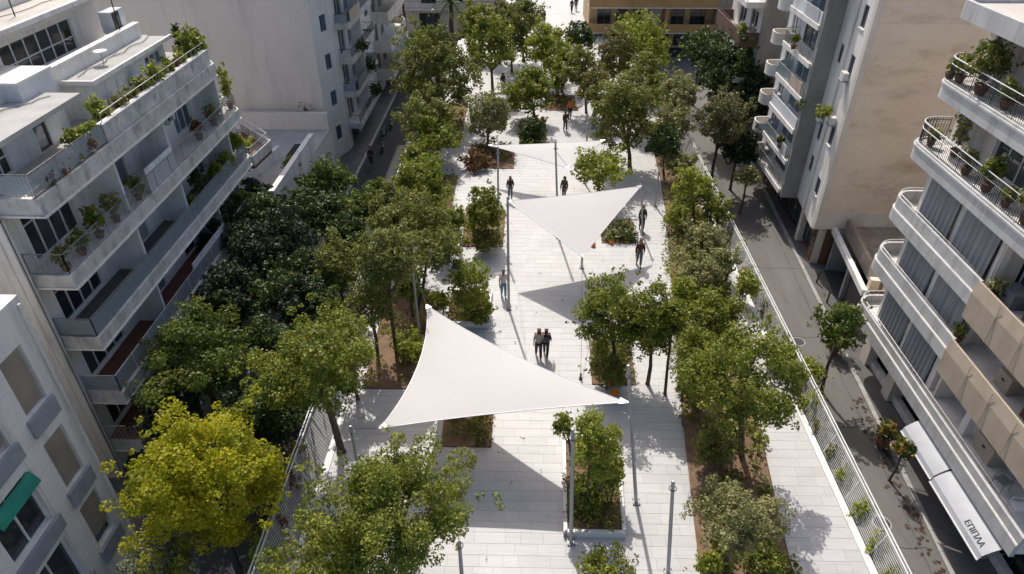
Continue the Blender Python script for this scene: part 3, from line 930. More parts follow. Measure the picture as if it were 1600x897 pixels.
MB().box(-19.85, -19.6, 26.6, 35.5, T0, 13.45).build("roof_parapet", 'plaster_grey', lm)
MB().box(-19.9, -19.55, 26.55, 35.55, 13.452, 13.52).build("parapet_coping", 'plaster', lm)
MB().box(-22.4, -19.86, 26.6, 36.6, 12.5, 12.62).build("upper_floor", 'roof_light', lm)
pf3 = fx(-21.6, 1)
wall(pf3, 27.5, 35.6, 12.62, 14.7, [(28.0, 33.3, 12.8, 14.25)], lm, 'plaster', .25, "upper_wall")
window(pf3, 28.0, 33.3, 12.8, 14.25, lm, 6, 'white_metal', 'glass', .14, transom=.42)
MB().box(-45, -21.86, 35.4, 35.6, 12.62, 14.7).build("upper_side", 'plaster', lm)
MB().box(-45, -20.75, 24.5, 36.4, 14.72, 14.88).build("upper_roof", 'roof', lm)
MB().box(-20.95, -20.72, 24.5, 36.42, 14.885, 15.08).box(-45, -20.95, 36.2, 36.42, 14.885, 15.08).build("upper_roof_edge", 'plaster_grey', lm)
MB().box(-26.5, -23.6, 30.0, 40.0, 14.885, 15.9).build("lift_box", 'plaster', lm)
MB().box(-26, -19.35, 25.3, 27.4, T0, 13.62).build("stair_box", 'plaster_blue', lm)
MB().box(-26.1, -19.28, 25.22, 27.48, 13.622, 13.72).build("stair_box_roof", 'plaster', lm)
MB().box(-24, -19.0, 20.62, 21.0, 13.0, 13.0001 + .35).build("ledge", 'plaster_grey', lm)
for i in range(12):
    MB().tube([(-21.0 + .02 * i, 27.6 + .66 * i, 15.1), (-21.0 + .02 * i, 27.9 + .66 * i, 15.1)], .03, 5) if False else None
# wires, aerials
def aerial(x, y, z, h, lab):
    a = thing("roof_aerial", lab, "aerial", (x, y, z))
    MB().tube([(x, y, z), (x, y, z + h)], .03, 6).build("mast", 'dark_metal', a)
    MB().tube([(x - .5, y, z + h * .9), (x + .5, y, z + h * .9)], .014, 4).build("boom", 'steel', a)
    for i in range(5):
        MB().tube([(x - .4 + .2 * i, y - .25, z + h * .9), (x - .4 + .2 * i, y + .25, z + h * .9)], .008, 4).build("rod", 'steel', a)
    return a
aerial(-19.75, 34.0, 13.5, 2.1, "aerial on the parapet of the white building roof")
aerial(-22.2, 30.6, 14.9, 1.1, "short aerial on the pale upper roof at the top left")

def ac_unit(x, y, z, lab, rot=0, w=.85, d=.34, h=.62):
    a = thing("air_conditioner", lab, "air conditioner", (x, y, z), "air conditioners on the white building")
    if rot == 0:
        fr = fx(x, 1); c = y
    MB().fb(fr, c - w / 2, c + w / 2, 0, d, .06 + z, z + h).build("case", 'white_metal', a)
    MB().fb(fr, c - w / 2 + .05, c + .12, d + .001, d + .012, z + .12, z + h - .06).build("grille_plate", 'dark_metal', a)
    g = MB()
    for k in range(4):
        r = .06 + .055 * k
        p = []
        for i in range(17):
            t = 2 * math.pi * i / 16
            q = fr(c - .16 + r * math.cos(t), d + .02, z + .06 + (h - .06) / 2 + r * math.sin(t)); p.append(q)
        g.tube(p, .008, 3, cap=False)
    g.build("fan_guard", 'steel', a)
    for s in (-1, 1):
        MB().fb(fr, c + s * w * .35 - .04, c + s * w * .35 + .04, .02, d - .02, z, z + .058).build("foot", 'dark_metal', a)
ac_unit(-18.4, 30.9 - 1.7, T0, "air conditioner at the near end of the bluish penthouse wall")
ac_unit(-18.4, 31.6, T0 + .35, "air conditioner under the middle of the bluish penthouse wall")
ac_unit(-20.6, 34.6, 13.3, "large air conditioner on a bracket beside the upper penthouse windows", w=1.2, h=1.0, d=.6)
ac_unit(-18.19, 32.8, 9.3, "air conditioner on the balcony wall one floor below the roof terrace", w=.8)
ac_unit(-18.19, 25.0, 6.6, "air conditioner by the dark tiled balcony on the white building", w=.7)

# ------------------------------------------------------------------ LEFT: low building between the two tall ones
lo = thing("low_building", "low building with a patchy sunlit flat roof behind the white building", "building", (-18, 42, ZS))
MB().box(-24, -15.9, 40.2, 53.2, ZS, 1.0).build("wall", 'plaster_grey', lo)
MB().box(-24, -15.9, 40.2, 53.2, 1.002, 1.12).build("roof", 'roof_light', lo)
MB().prism([(-15.95, 38.2), (-15.7, 38.2), (-15.7, 47.5), (-15.95, 47.5)], 1.0, 2.75).build("parapet", 'plaster_grey', lo)
MB().prism([(-16.0, 38.15), (-15.65, 38.15), (-15.65, 47.55), (-16.0, 47.55)], 2.752, 2.83).build("parapet_coping", 'plaster', lo)
MB().box(-24, -15.96, 52.6, 52.95, 1.12, 2.5).build("back_parapet", 'plaster_back', lo)
MB().prism([(-19.6, 39.6), (-19.3, 39.6), (-18.2, 47.2), (-18.5, 47.2)], 1.12, 2.0).build("roof_divider", 'plaster', lo)
MB().box(-17.9, -16.8, 47.2, 49.6, 1.122, 1.15).build("roof_shade_patch", 'asphalt_dark', lo)  # tall building's shadow put in as a dark sheet
MB().prism([(-20.5, 39.05), (-16.9, 39.05), (-16.6, 41.6), (-19.6, 44.6), (-21.0, 43.0)], 3.9, 4.12).build("balcony", 'tile', lo)
MB().band([(-20.5, 39.0), (-16.85, 39.0), (-16.55, 41.65), (-19.6, 44.7)], .12, 4.125, 4.75).build("balcony_parapet", 'fascia', lo)
railing([(-20.4, 39.2), (-17.0, 39.2), (-16.75, 41.6), (-19.6, 44.5)], lo, .5, 4.75, .16)
MB().box(-22, -19.7, 39.02, 44.0, 4.1, 7.0).build("upper_room", 'plaster_grey', lo)

# ------------------------------------------------------------------ LEFT: the tall building with the blank end wall
lb = thing("apartment_building", "tall building with a huge blank end wall and dark street balconies, upper left", "building", (-16.5, 54, ZS))
ZT = 21.0
holes = [(-16.0, -15.9, z, z + 1) for z in ()]
MB().box(-40, -16.5, 54.0, 54.35, ZS, ZT).build("end_wall", 'plaster_back', lb)
# the narrow splayed face with four small windows
a, b = Vector((-16.5, 54.0)), Vector((-15.55, 57.0))
d2 = (b - a).normalized(); n2 = Vector((d2.y, -d2.x))
L2 = (b - a).length
def fs(u, dd, z):
    p = a + d2 * u + n2 * dd
    return (p.x, p.y, z)
def sbox(mb, u0, u1, d0, d1, z0, z1):
    return mb.fb(fs, u0, u1, d0, d1, z0, z1)
wz = [-.9, 2.1, 5.1, 8.1, 11.1, 14.1]
sp = MB()
sbox(sp, 0, 1.2, -.3, 0, ZS, ZT); sbox(sp, 2.1, L2, -.3, 0, ZS, ZT)
zz = ZS
for z in wz:
    sbox(sp, 1.2, 2.1, -.3, 0, zz, z); zz = z + 1.25
sbox(sp, 1.2, 2.1, -.3, 0, zz, ZT)
sp.build("corner_wall", 'plaster', lb)
for z in wz:
    w = MB()
    sbox(w, 1.2, 1.26, -.2, -.1, z, z + 1.25); sbox(w, 2.04, 2.1, -.2, -.1, z, z + 1.25); sbox(w, 1.63, 1.67, -.2, -.12, z, z + 1.25)
    sbox(w, 1.26, 2.04, -.2, -.1, z, z + .06); sbox(w, 1.26, 2.04, -.2, -.1, z + 1.19, z + 1.25)
    w = w.build("window", 'slate_blue', lb)
    for u0, u1 in ((1.27, 1.63), (1.67, 2.03)):
        sbox(MB(), u0, u1, -.24, -.17, z + .05, z + 1.2).build("pane", 'glass_blue', w)
F = fx(-15.55, 1)
holes, items = [], []
SB = [-.45, 2.35, 5.15, 7.95, 10.75, 13.55]
for k, zb in enumerate(SB):
    for (u0, u1, kd) in ((57.8, 60.0, 0), (61.0, 63.2, 1), (64.2, 66.4, 0), (68.2, 69.8, 2), (71.6, 73.6, 0), (75, 77, 1), (78.5, 80.6, 0)):
        z0, z1 = zb + .35, zb + 2.5
        if kd == 2: z0 += .7
        holes.append((u0, u1, z0, z1)); items.append((u0, u1, z0, z1, kd))
holes += [(58.0, 61.0, ZS + .1, -.9), (62.5, 65.5, ZS + .1, -.9), (69, 72, ZS + .1, -.9), (75, 79, ZS + .1, -.9)]
wall(F, 57.0, 83.0, ZS, ZT, holes, lb, 'plaster_grey', .3)
for (u0, u1, z0, z1, kd) in items:
    window(F, u0, u1, z0, z1, lb, 2 if kd != 1 else 3, 'slate_blue' if kd == 2 else 'white_metal', 'glass' if kd != 2 else 'glass_blue', .15)
for u0, u1 in ((58.0, 61.0), (62.5, 65.5), (69, 72), (75, 79)):
    window(F, u0, u1, ZS + .1, -.9, lb, 3, 'dark_metal', 'glass', .22, name="shop_window")
MB().box(-40, -15.9, 54.4, 82.9, ZT - .4, ZT - .1).build("roof", 'roof_light', lb)
for k, zb in enumerate(SB):
    for (y0, y1, dp, mt) in ((57.15, 66.9, 1.15, 'fascia'), (70.9, 82.2, 1.75, 'beige_pale')):
        far = y0 > 70
        xo = -15.55 + dp
        P0 = [(-15.55, y0), (xo, y0 + .02), (xo, y1 - (1.6 if far else .3)), (xo - .5, y1 - (.4 if far else .1)), (-15.55, y1)]
        Pi = [(-15.545, y0 + .03), (xo - .03, y0 + .05), (xo - .03, y1 - (1.63 if far else .33)), (xo - .52, y1 - (.43 if far else .13)), (-15.545, y1 - .03)]
        b = MB().prism(Pi, zb, zb + .22).build("balcony", 'plaster_grey', lb)
        MB().band(P0, .1, zb - .12 if not far else zb - .2, zb + (.38 if not far else .95)).build("fascia", mt, b)
        pr = [(-15.5, y0 + .12), (xo - .12, y0 + .12), (xo - .12, y1 - (1.65 if far else .35)), (xo - .6, y1 - .5), (-15.5, y1 - .15)]
        if not far:
            railing(pr, b, .85, zb + .23, .13, 'dark_metal', glass='clear' if k % 2 else None)
            MB().box(-15.54, xo - .15, y0 + 4.8, y0 + 4.92, zb + .23, zb + 2.75).build("partition_wall", 'plaster_grey', b)
            if k in (1, 3):
                MB().prism([(xo + .02, y0 + .5), (xo + .06, y0 + .5), (xo + .06, y0 + 4.4), (xo + .02, y0 + 4.4)], zb + .35, zb + 1.2).build("balcony_canvas", 'canvas' if k == 3 else 'slate_blue', b)
        if k in (0, 2) and far:
            aw = MB()
            for i in range(4):
                n = len(aw.v)
                for t in (i / 4, (i + 1) / 4):
                    aw.v += [(xo - .2 + .9 * t, 72.2, zb + 2.62 - .75 * t * t), (xo - .2 + .9 * t, 80.2, zb + 2.62 - .75 * t * t),
                             (xo - .2 + .9 * t, 72.2, zb + 2.60 - .75 * t * t), (xo - .2 + .9 * t, 80.2, zb + 2.60 - .75 * t * t)]
                aw.f += [(n, n + 4, n + 5, n + 1), (n + 2, n + 3, n + 7, n + 6)]
            aw.build("awning", 'slate_blue', b)
tag(lb, lb["label"], "building")

# ------------------------------------------------------------------ far left: low wall with gates across the end of the street, white pier
fl_ = thing("low_building", "far low beige facade with garage gates behind the palm", "building", (-15, 97, ZS))
Fw = fy(96.6)
hl = [(-19.2, -16.4, ZS, .3), (-14.6, -11.8, ZS, .3), (-8.2, -5.6, ZS, .2), (-18.6, -16.6, 1.5, 3.0), (-14.2, -12.2, 1.5, 3.0), (-10.2, -8.6, 1.5, 3.0)]
wall(Fw, -24, -3.2, ZS, 4.2, hl, fl_, 'beige_pale', .4)
for h in hl:
    window(Fw, *h, fl_, 3, 'slate_blue', 'glass', .2)
MB().box(-24, -3.2, 95.9, 96.58, .75, 1.0).build("ledge", 'plaster', fl_)
railing([(-24, 96.0), (-3.2, 96.0)], fl_, .9, 1.0, .3, 'dark_metal')
MB().box(-24, -3.2, 97.1, 104, 3.9, 4.1).build("roof", 'roof', fl_)
cw = thing("corner_house", "pale corner building with a brown pier at the far end of the dark street", "building", (-15.5, 87, ZS))
MB().box(-19, -15.3, 84.2, 86.0, ZS, 1.2).build("wall", 'rust', cw)
MB().box(-19, -14.7, 84.0, 86.2, 1.2, 4.8).build("upper_wall", 'plaster', cw)
MB().box(-19, -14.4, 83.9, 86.4, 4.8, 5.3).build("cornice", 'plaster_grey', cw)
window(fx(-14.69, 1), 84.5, 85.6, 2.0, 4.0, cw, 2, 'wood', 'glass', -.02)
# ------------------------------------------------------------------ RIGHT: the curved balcony building in the foreground
rn = thing("apartment_building", "pale apartment building with rounded balcony ends on the right", "building", (19, 22, ZS))
F = fx(19.0, -1)
XO, YC, RC = 17.3, 29.7, .95
def rpath(xo, yc, rc, xw, y0=8.0, n=9):
    """front edge from the near end to the rounded far corner and back to the wall (outside lies to the left, so thickness goes inward)"""
    p = [(xw, yc)]
    p.append((xo + rc, yc))
    for i in range(1, n):
        t = math.pi / 2 * i / n
        p.append((xo + rc - rc * math.sin(t), yc - rc + rc * math.cos(t)))
    p.append((xo, yc - rc)); p.append((xo, y0))
    return p
def slab(xo, yc, rc, xw, z0, z1, mat, name, root, y0=8.0):
    P = rpath(xo, yc, rc, xw, y0) + [(xw, y0)]
    return MB().prism(P[::-1] if False else P, z0, z1).build(name, mat, root)
YN = 14.9
FLO = [(.40, 1.05, 1.45), (3.50, 4.10, 4.54), (6.32, 6.92, 7.36), (9.40, 10.10, None), (12.25, 12.95, None)]   # slab bottom, slab top, parapet top
holes, wins = [], []
for k, (zb, zt, zp) in enumerate(FLO):
    ztop = FLO[k + 1][0] if k < 4 else 15.3
    for (u0, u1) in ((27.3, 28.9), (23.9, 26.4), (20.6, 23.0), (17.2, 19.6), (15.2, 16.6)):
        holes.append((u0, u1, zt + .05, ztop - .25)); wins.append((u0, u1, zt + .05, ztop - .25, k))
for (u0, u1) in ((26.5, 28.6), (22.8, 25.6), (18.9, 21.8), (15.4, 18.0)):
    holes.append((u0, u1, ZS + .25, .1)); wins.append((u0, u1, ZS + .25, .1, -1))
wall(F, 14.9, 29.4, ZS, 15.3, holes, rn, 'beige_pale', .3)
MB().box(19.31, 40, 29.0, 29.4, ZS, 15.3).build("end_wall", 'beige_pale', rn)
MB().box(19.31, 40, 14.9, 15.2, ZS, 15.3).build("end_wall", 'beige_pale', rn)
for i, (u0, u1, z0, z1, k) in enumerate(wins):
    if k == -1: window(F, u0, u1, z0, z1, rn, 3, 'dark_metal', 'glass', .2, name="shop_window")
    else: window(F, u0, u1, z0, z1, rn, 3 if u1 - u0 > 1.8 else 2, 'wood' if (i + k) % 3 == 0 else 'white_metal', 'glass' if (i * 3 + k) % 4 else 'glass_blue', .15)
MB().box(18.999, 18.7, 14.92, 29.2, ZS + .1, ZS + .5).build("plinth", 'plaster_grey', rn)
for yq in (28.75, 26.0, 22.2, 18.4):
    MB().box(18.45, 18.998, yq - .35, yq + .35, ZS + .11, .39).build("pillar", 'beige_pale', rn)
for k, (zb, zt, zp) in enumerate(FLO):
    xo = XO + (0, 0, 0, .0, .12)[k]; yc = YC - (0, 0, 0, .0, .25)[k]
    P = rpath(xo + .03, yc - .03, RC, 19.0, YN + .03) + [(19.0, YN + .03)]
    b = MB().prism(P, zb + .12, zt).build("balcony", 'plaster_grey', rn)
    path = rpath(xo, yc, RC, 19.0, YN)
    if zp:
        # lower moulded band, shallow ledge, then the parapet set a little back
        MB().band(path, .16, zb, zt - .03).build("slab_edge", 'parapet', b)
        pp = rpath(xo + .07, yc - .07, RC - .07, 19.0, YN)
        if k == 0:
            MB().band(pp, .13, zt, zp).build("parapet", 'parapet', b)
        else:
            MB().band([q for q in pp if q[1] > 22] + [(xo + .07, 21.9)], .13, zt, zp + .12).build("parapet", 'parapet', b)
            # beige canvas covered part towards the camera
            cv = MB()
            for i in range(8):
                n = len(cv.v)
                for t in (i / 8, (i + 1) / 8):
                    yy = 21.86 + (YN - 21.86) * t
                    bul = .006 * math.sin(t * 19 + k)
                    for zz, dd in ((zb - .48, .03), (zt + .05, .07 + bul), (zp + .16, .0)):
                        cv.v.append((xo - .03 - dd, yy, zz))
                    for zz, dd in ((zb - .48, .03), (zt + .05, .07 + bul), (zp + .16, .0)):
                        cv.v.append((xo + .05 - dd, yy, zz))
                cv.f += [(n, n + 6, n + 7, n + 1), (n + 1, n + 7, n + 8, n + 2), (n + 3, n + 4, n + 10, n + 9), (n + 4, n + 5, n + 11, n + 10), (n + 2, n + 8, n + 11, n + 5), (n, n + 3, n + 9, n + 6)]
                if i == 0: cv.f.append((n, n + 1, n + 2, n + 5, n + 4, n + 3))
            cv.build("canvas_screen", 'canvas', b)
            for q_ in range(4):
                yy = 20.2 - q_ * 1.5
                MB().box(xo - .125, xo - .105, yy, yy + .03, zb - .46, zp + .15).build("canvas_seam", 'canvas', b)
        rp = rpath(xo + .14, yc - .14, RC - .12, 18.9, 22.0 if k else YN)
        mb = MB().tube([(x, y, zp + .26) for x, y in rp], .028, 6)
        for q in rp[::3]: mb.tube([(q[0], q[1], zp), (q[0], q[1], zp + .26)], .016, 4)
        mb.build("handrail", 'white_metal', b)
    else:
        MB().band(path, .16, zb, zt + .06).build("slab_edge", 'parapet', b)
        MB().band(rpath(xo - .05, yc + .05, RC + .05, 19.0, YN), .05, zt - .12, zt - .03).build("ledge", 'parapet', b)
        railing(rpath(xo + .12, yc - .12, RC - .1, 18.9, YN), b, .9, zt + .06, .12, 'dark_metal', bar=.013, rails=(.9, .06))
        mb = MB().tube([(x, y, zt + .98) for x, y in rpath(xo + .1, yc - .1, RC - .1, 18.9, YN)], .03, 6)
        mb.tube([(x, y, zt + .70) for x, y in rpath(xo + .1, yc - .1, RC - .1, 18.9, 21.5)], .02, 5)
        mb.build("handrail", 'white_metal', b)
    zn = FLO[k + 1][0] if k < 4 else 15.0
    # pillars and hanging cloth between them
    if k < 3:
        for yq in ((28.2, 25.3, 22.4) if k else (28.2, 25.6, 23.0, 20.2)):
            MB().box(xo + .75, xo + 1.05, yq - .17, yq + .17, zt + .002, zn + .118).build("pillar", 'plaster', b)
        for (ya, yb) in (((28.0, 25.5), (25.1, 22.6)) if k else ((28.0, 25.8), (25.4, 23.2))):
            cu = MB(); nst = 44
            for i in range(nst + 1):
                t = i / nst; yy = ya + (yb - ya) * t
                w = .035 * math.sin(t * 46 + k) + .02 * math.sin(t * 91)
                n = len(cu.v)
                cu.v += [(xo + .62 + w, yy, zt + .05), (xo + .70 + w * .7, yy, zn - .02), (xo + .65 + w, yy, zt + .05), (xo + .73 + w * .7, yy, zn - .02)]
                if i: cu.f += [(n, n + 1, n - 3, n - 4), (n + 2, n - 2, n - 1, n + 3)]
            cu.build("awning_curtain", 'curtain', b)
        MB().box(xo + .7, 18.99, 22.3, 22.42, zt + .002, zn + .118).build("partition_wall", 'beige_pale', b)
    else:
        for yq in (27.3, 22.6, 18.4):
            MB().box(18.35, 18.998, yq - .12, yq + .12, zt + .002, zn + .1).build("partition_wall", 'plaster', b)
        if k == 3:                                        # folded cloth with a scalloped edge under the slab
            sc = MB()
            for i in range(14):
                yy = 22.0 - i * .42
                sc.prism([(xo + .55, yy), (xo + .85, yy), (xo + .85, yy - .38), (xo + .55, yy - .38)], zb - .10 - .08 * (i % 3), zb + .1)
            sc.build("folded_awning", 'canvas', b)
R0 = rpath(17.6, 29.8, .5, 19.0, YN)
MB().prism(rpath(17.63, 29.77, .5, 40, YN + .03) + [(40, YN + .03)], 15.35, 15.85).build("roof_slab", 'roof', rn)
MB().band(rpath(17.6, 29.8, .5, 40, YN), .2, 15.3, 16.0).build("roof_fascia", 'parapet', rn)
MB().box(20.5, 24, 24, 25.4, 15.852, 16.3).build("roof_hatch", 'plaster', rn)
# ground floor white awning with its cassette and lettering
aw = thing("shop_awning", "long white awning over the pavement at the lower right", "awning", (18, 17.5, ZS))
def awn(y0, y1, x1, nm):
    mb = MB(); n_ = 10
    for i in range(n_ + 1):
        t = i / n_
        x = 17.6 + (x1 - 17.6) * t; z = .33 - .60 * t + .10 * math.sin(t * math.pi)
        if i == n_: x, z = x1 + .01, -.42
        k = len(mb.v)
        mb.v += [(x, y0, z), (x, y1, z), (x, y0, z - .02), (x, y1, z - .02)]
        if i: mb.f += [(k, k - 4, k - 3, k + 1), (k + 2, k + 3, k - 1, k - 2)]
    return mb.build("cover", 'awning_white', aw, label=nm)
awn(19.0, 21.7, 16.80, None); awn(15.3, 18.9, 16.72, None)
for y0, y1, x1 in ((19.0, 21.7, 16.80), (15.3, 18.9, 16.72)):
    MB().tube([(x1, y0, -.42), (x1, y1, -.42)], .035, 6).build("front_bar", 'white_metal', aw)
    for yy in (y0 + .05, y1 - .05):
        MB().tube([(17.6, yy, -.1), (17.2, yy, -.25), (x1 + .03, yy, -.40)], .022, 5).build("arm", 'grey_metal', aw)
MB().box(17.55, 17.8, 15.25, 21.75, .2, .385).build("cassette", 'grey_metal', aw)
# dark letters printed on the cloth near the front bar, tops towards the building
fc = bpy.data.curves.new("lettering", 'FONT')
fc.body = "\u0395\u03a0\u0399\u03a0\u039b\u0391"; fc.size = .31; fc.extrude = .003; fc.align_x = 'LEFT'
fo = bpy.data.objects.new("lettering", fc); COL.objects.link(fo)
bpy.context.view_layer.update()
me = bpy.data.meshes.new_from_object(fo.evaluated_get(bpy.context.evaluated_depsgraph_get()))
bpy.data.objects.remove(fo)
me.materials.clear(); me.materials.append(MT['ink'])
lt = bpy.data.objects.new("lettering", me); COL.objects.link(lt); lt.parent = aw
ex = Vector((0, -1, 0)); ey = Vector((.76, 0, .65)).normalized(); ez = ex.cross(ey)
mw = Matrix((ex, ey, ez)).transposed().to_4x4()
mw.translation = Vector((16.87, 16.75, -.085)) - Vector(aw.location)
lt.matrix_local = mw

# ------------------------------------------------------------------ RIGHT: garage with a patchy roof between the two tall buildings
ga = thing("garage", "low garage with a patchy brown roof and dark open drive on the right", "garage", (19.5, 34, ZS))
MB().prism([(19.62, 31.0), (30, 31.0), (30, 38.2), (20.5, 38.2)], .45, .62).build("roof", 'roof_old', ga)
bm_ = MB()
q0, q1 = Vector((18.62, 31.2)), Vector((19.55, 38.25))
def fg(u, dd, z):
    d = (q1 - q0).normalized(); p = q0 + d * u + Vector((d.y, -d.x)) * dd
    return (p.x, p.y, z)
MB().fb(fg, 0, 7.1, -.02, .26, .25, .62).build("front_beam", 'plaster', ga)
MB().fb(fg, 0, 7.1, .75, .95, .3, 1.25).build("roof_parapet", 'roof_old', ga)
MB().fb(fg, 0, .35, .265, 2.6, .63, 1.3).build("end_parapet", 'beige', ga)
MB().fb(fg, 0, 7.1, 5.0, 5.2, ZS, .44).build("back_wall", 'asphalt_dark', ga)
MB().fb(fg, 6.8, 7.1, .3, 5.0, ZS, .44).build("side_wall", 'concrete', ga)
MB().fb(fg, 0, .3, .3, 5.0, ZS, .44).build("side_wall", 'concrete', ga)
MB().fb(fg, 3.4, 3.7, .3, .6, ZS, .248).build("pillar", 'concrete', ga)
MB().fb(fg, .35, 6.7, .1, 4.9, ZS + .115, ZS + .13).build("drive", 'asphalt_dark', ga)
MB().fb(fg, .4, 3.3, .5, .56, ZS + .14, .2).build("roller_door", 'dark_metal', ga)

# ------------------------------------------------------------------ RIGHT: beige tower with the blank end wall and the stack of balconies
tw = thing("apartment_tower", "tall beige tower with a blank end wall and small balconies on the right", "building", (18.5, 44, ZS))
ZT = 20.5
MB().box(18.75, 40, 38.3, 38.65, .42, ZT).build("end_wall", 'beige', tw)
MB().box(18.4, 18.749, 38.28, 38.63, .42, ZT).build("corner_strip", 'beige_pale', tw)
for z in (3.05, 9.1, 13.0):
    MB().box(18.78, 40, 38.283, 38.299, z, z + .05).build("render_joint", 'beige_pale', tw)
MB().box(18.8, 24, 38.285, 38.299, .6, 1.6).build("render_patch", 'beige_pale', tw)
f1 = fl((19.0, 43.5), (18.42, 38.64))
wn_ = [(1.1, 1.75, 4.0 - 1.3, 4.0 - .2), (3.4, 4.2, 5.5, 6.7), (1.1, 1.75, 4.9, 6.0), (3.4, 4.2, 9.6, 10.9), (1.1, 1.75, 9.8, 10.9), (3.4, 4.2, 12.4, 13.6), (3.4, 4.2, 2.2, 3.3)]
wall(f1, 0, 4.86, .25, ZT, wn_, tw, 'plaster_grey', .3, "side_wall")
for w_ in wn_:
    window(f1, *w_, tw, 2, 'slate_blue', 'glass', .12, sill='plaster_grey')
for (u, z) in ((3.8, 6.8), (3.8, 9.45), (1.4, 6.1)):
    MB().fb(f1, u - .35, u + .35, .02, .4, z, z + .06).build("shelf", 'concrete', tw)
    MB().fb(f1, u - .3, u + .3, .05, .36, z + .062, z + .5).build("box_unit", 'plaster_grey', tw)
MB().tube([f1(2.6, .06, .3), f1(2.6, .06, 16)], .05, 6).build("drain_pipe", 'plaster_grey', tw)
MB().box(17.85, 19.0, 43.2, 43.5, .15, ZT).build("fin_wall", 'concrete', tw)
MB().box(17.85, 40, 43.5, 52.0, .15, .3).build("overhang", 'concrete', tw)
f2 = fx(18.9, -1)
TB = [.55, 2.65, 4.85, 7.0, 9.2, 11.5, 13.7, 15.9]
holes, its = [], []
for k, zb in enumerate(TB):
    for (u0, u1) in ((44.2, 45.6), (46.2, 48.6), (50.0, 51.2)):
        holes.append((u0, u1, zb + .1, zb + 1.85)); its.append((u0, u1, zb + .1, zb + 1.85, k))
wall(f2, 43.51, 52.0, .301, ZT, holes, tw, 'plaster_blue', .3)
for i, (u0, u1, z0, z1, k) in enumerate(its):
    window(f2, u0, u1, z0, z1, tw, 2, 'wood' if (i % 4 == 1) else 'white_metal', 'glass_blue' if i % 3 else 'glass', .12)
MB().box(19.2, 40, 51.7, 52.0, .3, ZT).build("far_end_wall", 'concrete', tw)
for k, zb in enumerate(TB):
    b = MB().prism([(18.89, 43.53), (17.72, 43.53), (17.72, 48.9), (18.2, 49.4), (18.89, 49.4)], zb - .14, zb).build("balcony", 'plaster', tw)
    MB().band([(18.89, 49.43), (18.18, 49.43), (17.69, 48.92), (17.69, 43.52)], .09, zb - .2, zb + .12).build("slab_edge", 'plaster', b)
    if k % 3 == 2:
        MB().band([(18.2, 49.3), (17.80, 48.85), (17.80, 43.55)], .05, zb + .125, zb + .85).build("parapet", 'plaster_blue', b)
    else:
        railing([(18.85, 49.3), (18.2, 49.3), (17.78, 48.85), (17.78, 43.6)], b, .82, zb + .1, .13, 'grey_metal', glass='clear' if k % 2 else None)
    # small round ended balcony at the far side
    P = [(18.89, 49.9), (18.1, 49.9)] + [(17.85 - .3 * math.sin(math.pi * t / 8), 50.0 + .7 - .7 * math.cos(math.pi * t / 8)) for t in range(9)] + [(18.1, 51.5), (18.89, 51.5)]
    b2 = MB().prism(P, zb - .5, zb - .3).build("balcony", 'plaster', tw)
    MB().band(P[::-1], .09, zb - .298, zb + .3).build("parapet", 'plaster' if k % 2 else 'beige_pale', b2)
    if k in (1, 3, 5):
        MB().box(17.75, 17.8, 44.0, 46.2, zb + .14, zb + .9).build("balcony_canvas", 'awning_white' if k != 3 else 'canvas', b)
MB().box(19.45, 40, 38.66, 51.6, ZS, .14).build("ground_floor", 'wood', tw)
pg = MB()
MB().box(18.95, 19.449, 38.7, 39.4, ZS, .14).build("pier", 'beige_pale', tw)
MB().box(19.0, 19.449, 41.6, 42.0, ZS, .14).build("pier", 'beige_pale', tw)
f3 = fx(19.44, -1)
for (u0, u1) in ((39.5, 41.5), (42.1, 44.4), (44.8, 47.4), (48, 51)):
    window(f3, u0, u1, ZS + .4, -.35, tw, 3, 'dark_metal', 'glass', -.03, name="shop_window")
rr = random.Random(5)
for j in range(6):                                             # dark stone facing panels beside the drive
    for i in range(3):
        z0 = ZS + .2 + j * .42; x0 = 38.72 + i * .225
        MB().box(18.93, 18.949, x0, x0 + .2, z0, z0 + .38).build("facing_stone", rr.choice(['dark_metal', 'rust', 'wood']), tw)
MB().box(17.95, 40, 38.7, 52, ZT, ZT + .2).build("roof", 'roof', tw)

# farther building on the right with its own balconies
rb = thing("apartment_building", "grey building edge with two cluttered balconies above the biggest dark tree", "building", (19, 60, ZS))
MB().box(18.95, 40, 57.6, 57.95, ZS, 14).build("end_wall", 'concrete', rb)
f4 = fx(18.95, -1)
hh = [(59, 61, z, z + 2.0) for z in (.9, 3.9, 6.9, 9.9)] + [(62.4, 64.4, z, z + 2.0) for z in (.9, 3.9, 6.9, 9.9)]
wall(f4, 57.96, 67, ZS, 14, hh, rb, 'plaster_grey', .3)
for h in hh: window(f4, *h, rb, 2, 'white_metal', 'glass', .12)
for k, zb in enumerate((.7, 3.7, 6.7, 9.7)):
    b = MB().box(17.53, 18.94, 58.03, 66.4, zb - .2, zb).build("balcony", 'plaster_grey', rb)
    MB().band([(18.94, 66.43), (17.5, 66.43), (17.5, 58.0), (18.94, 58.0)], .1, zb - .25, zb + (.2 if k % 2 else .85)).build("parapet", 'plaster' if k != 2 else 'rust', b)
    railing([(17.62, 66.3), (17.62, 58.1)], b, .8, zb + .2, .15, 'dark_metal')
MB().box(19.26, 40, 57.96, 66.8, 14, 14.2).build("roof", 'roof', rb)

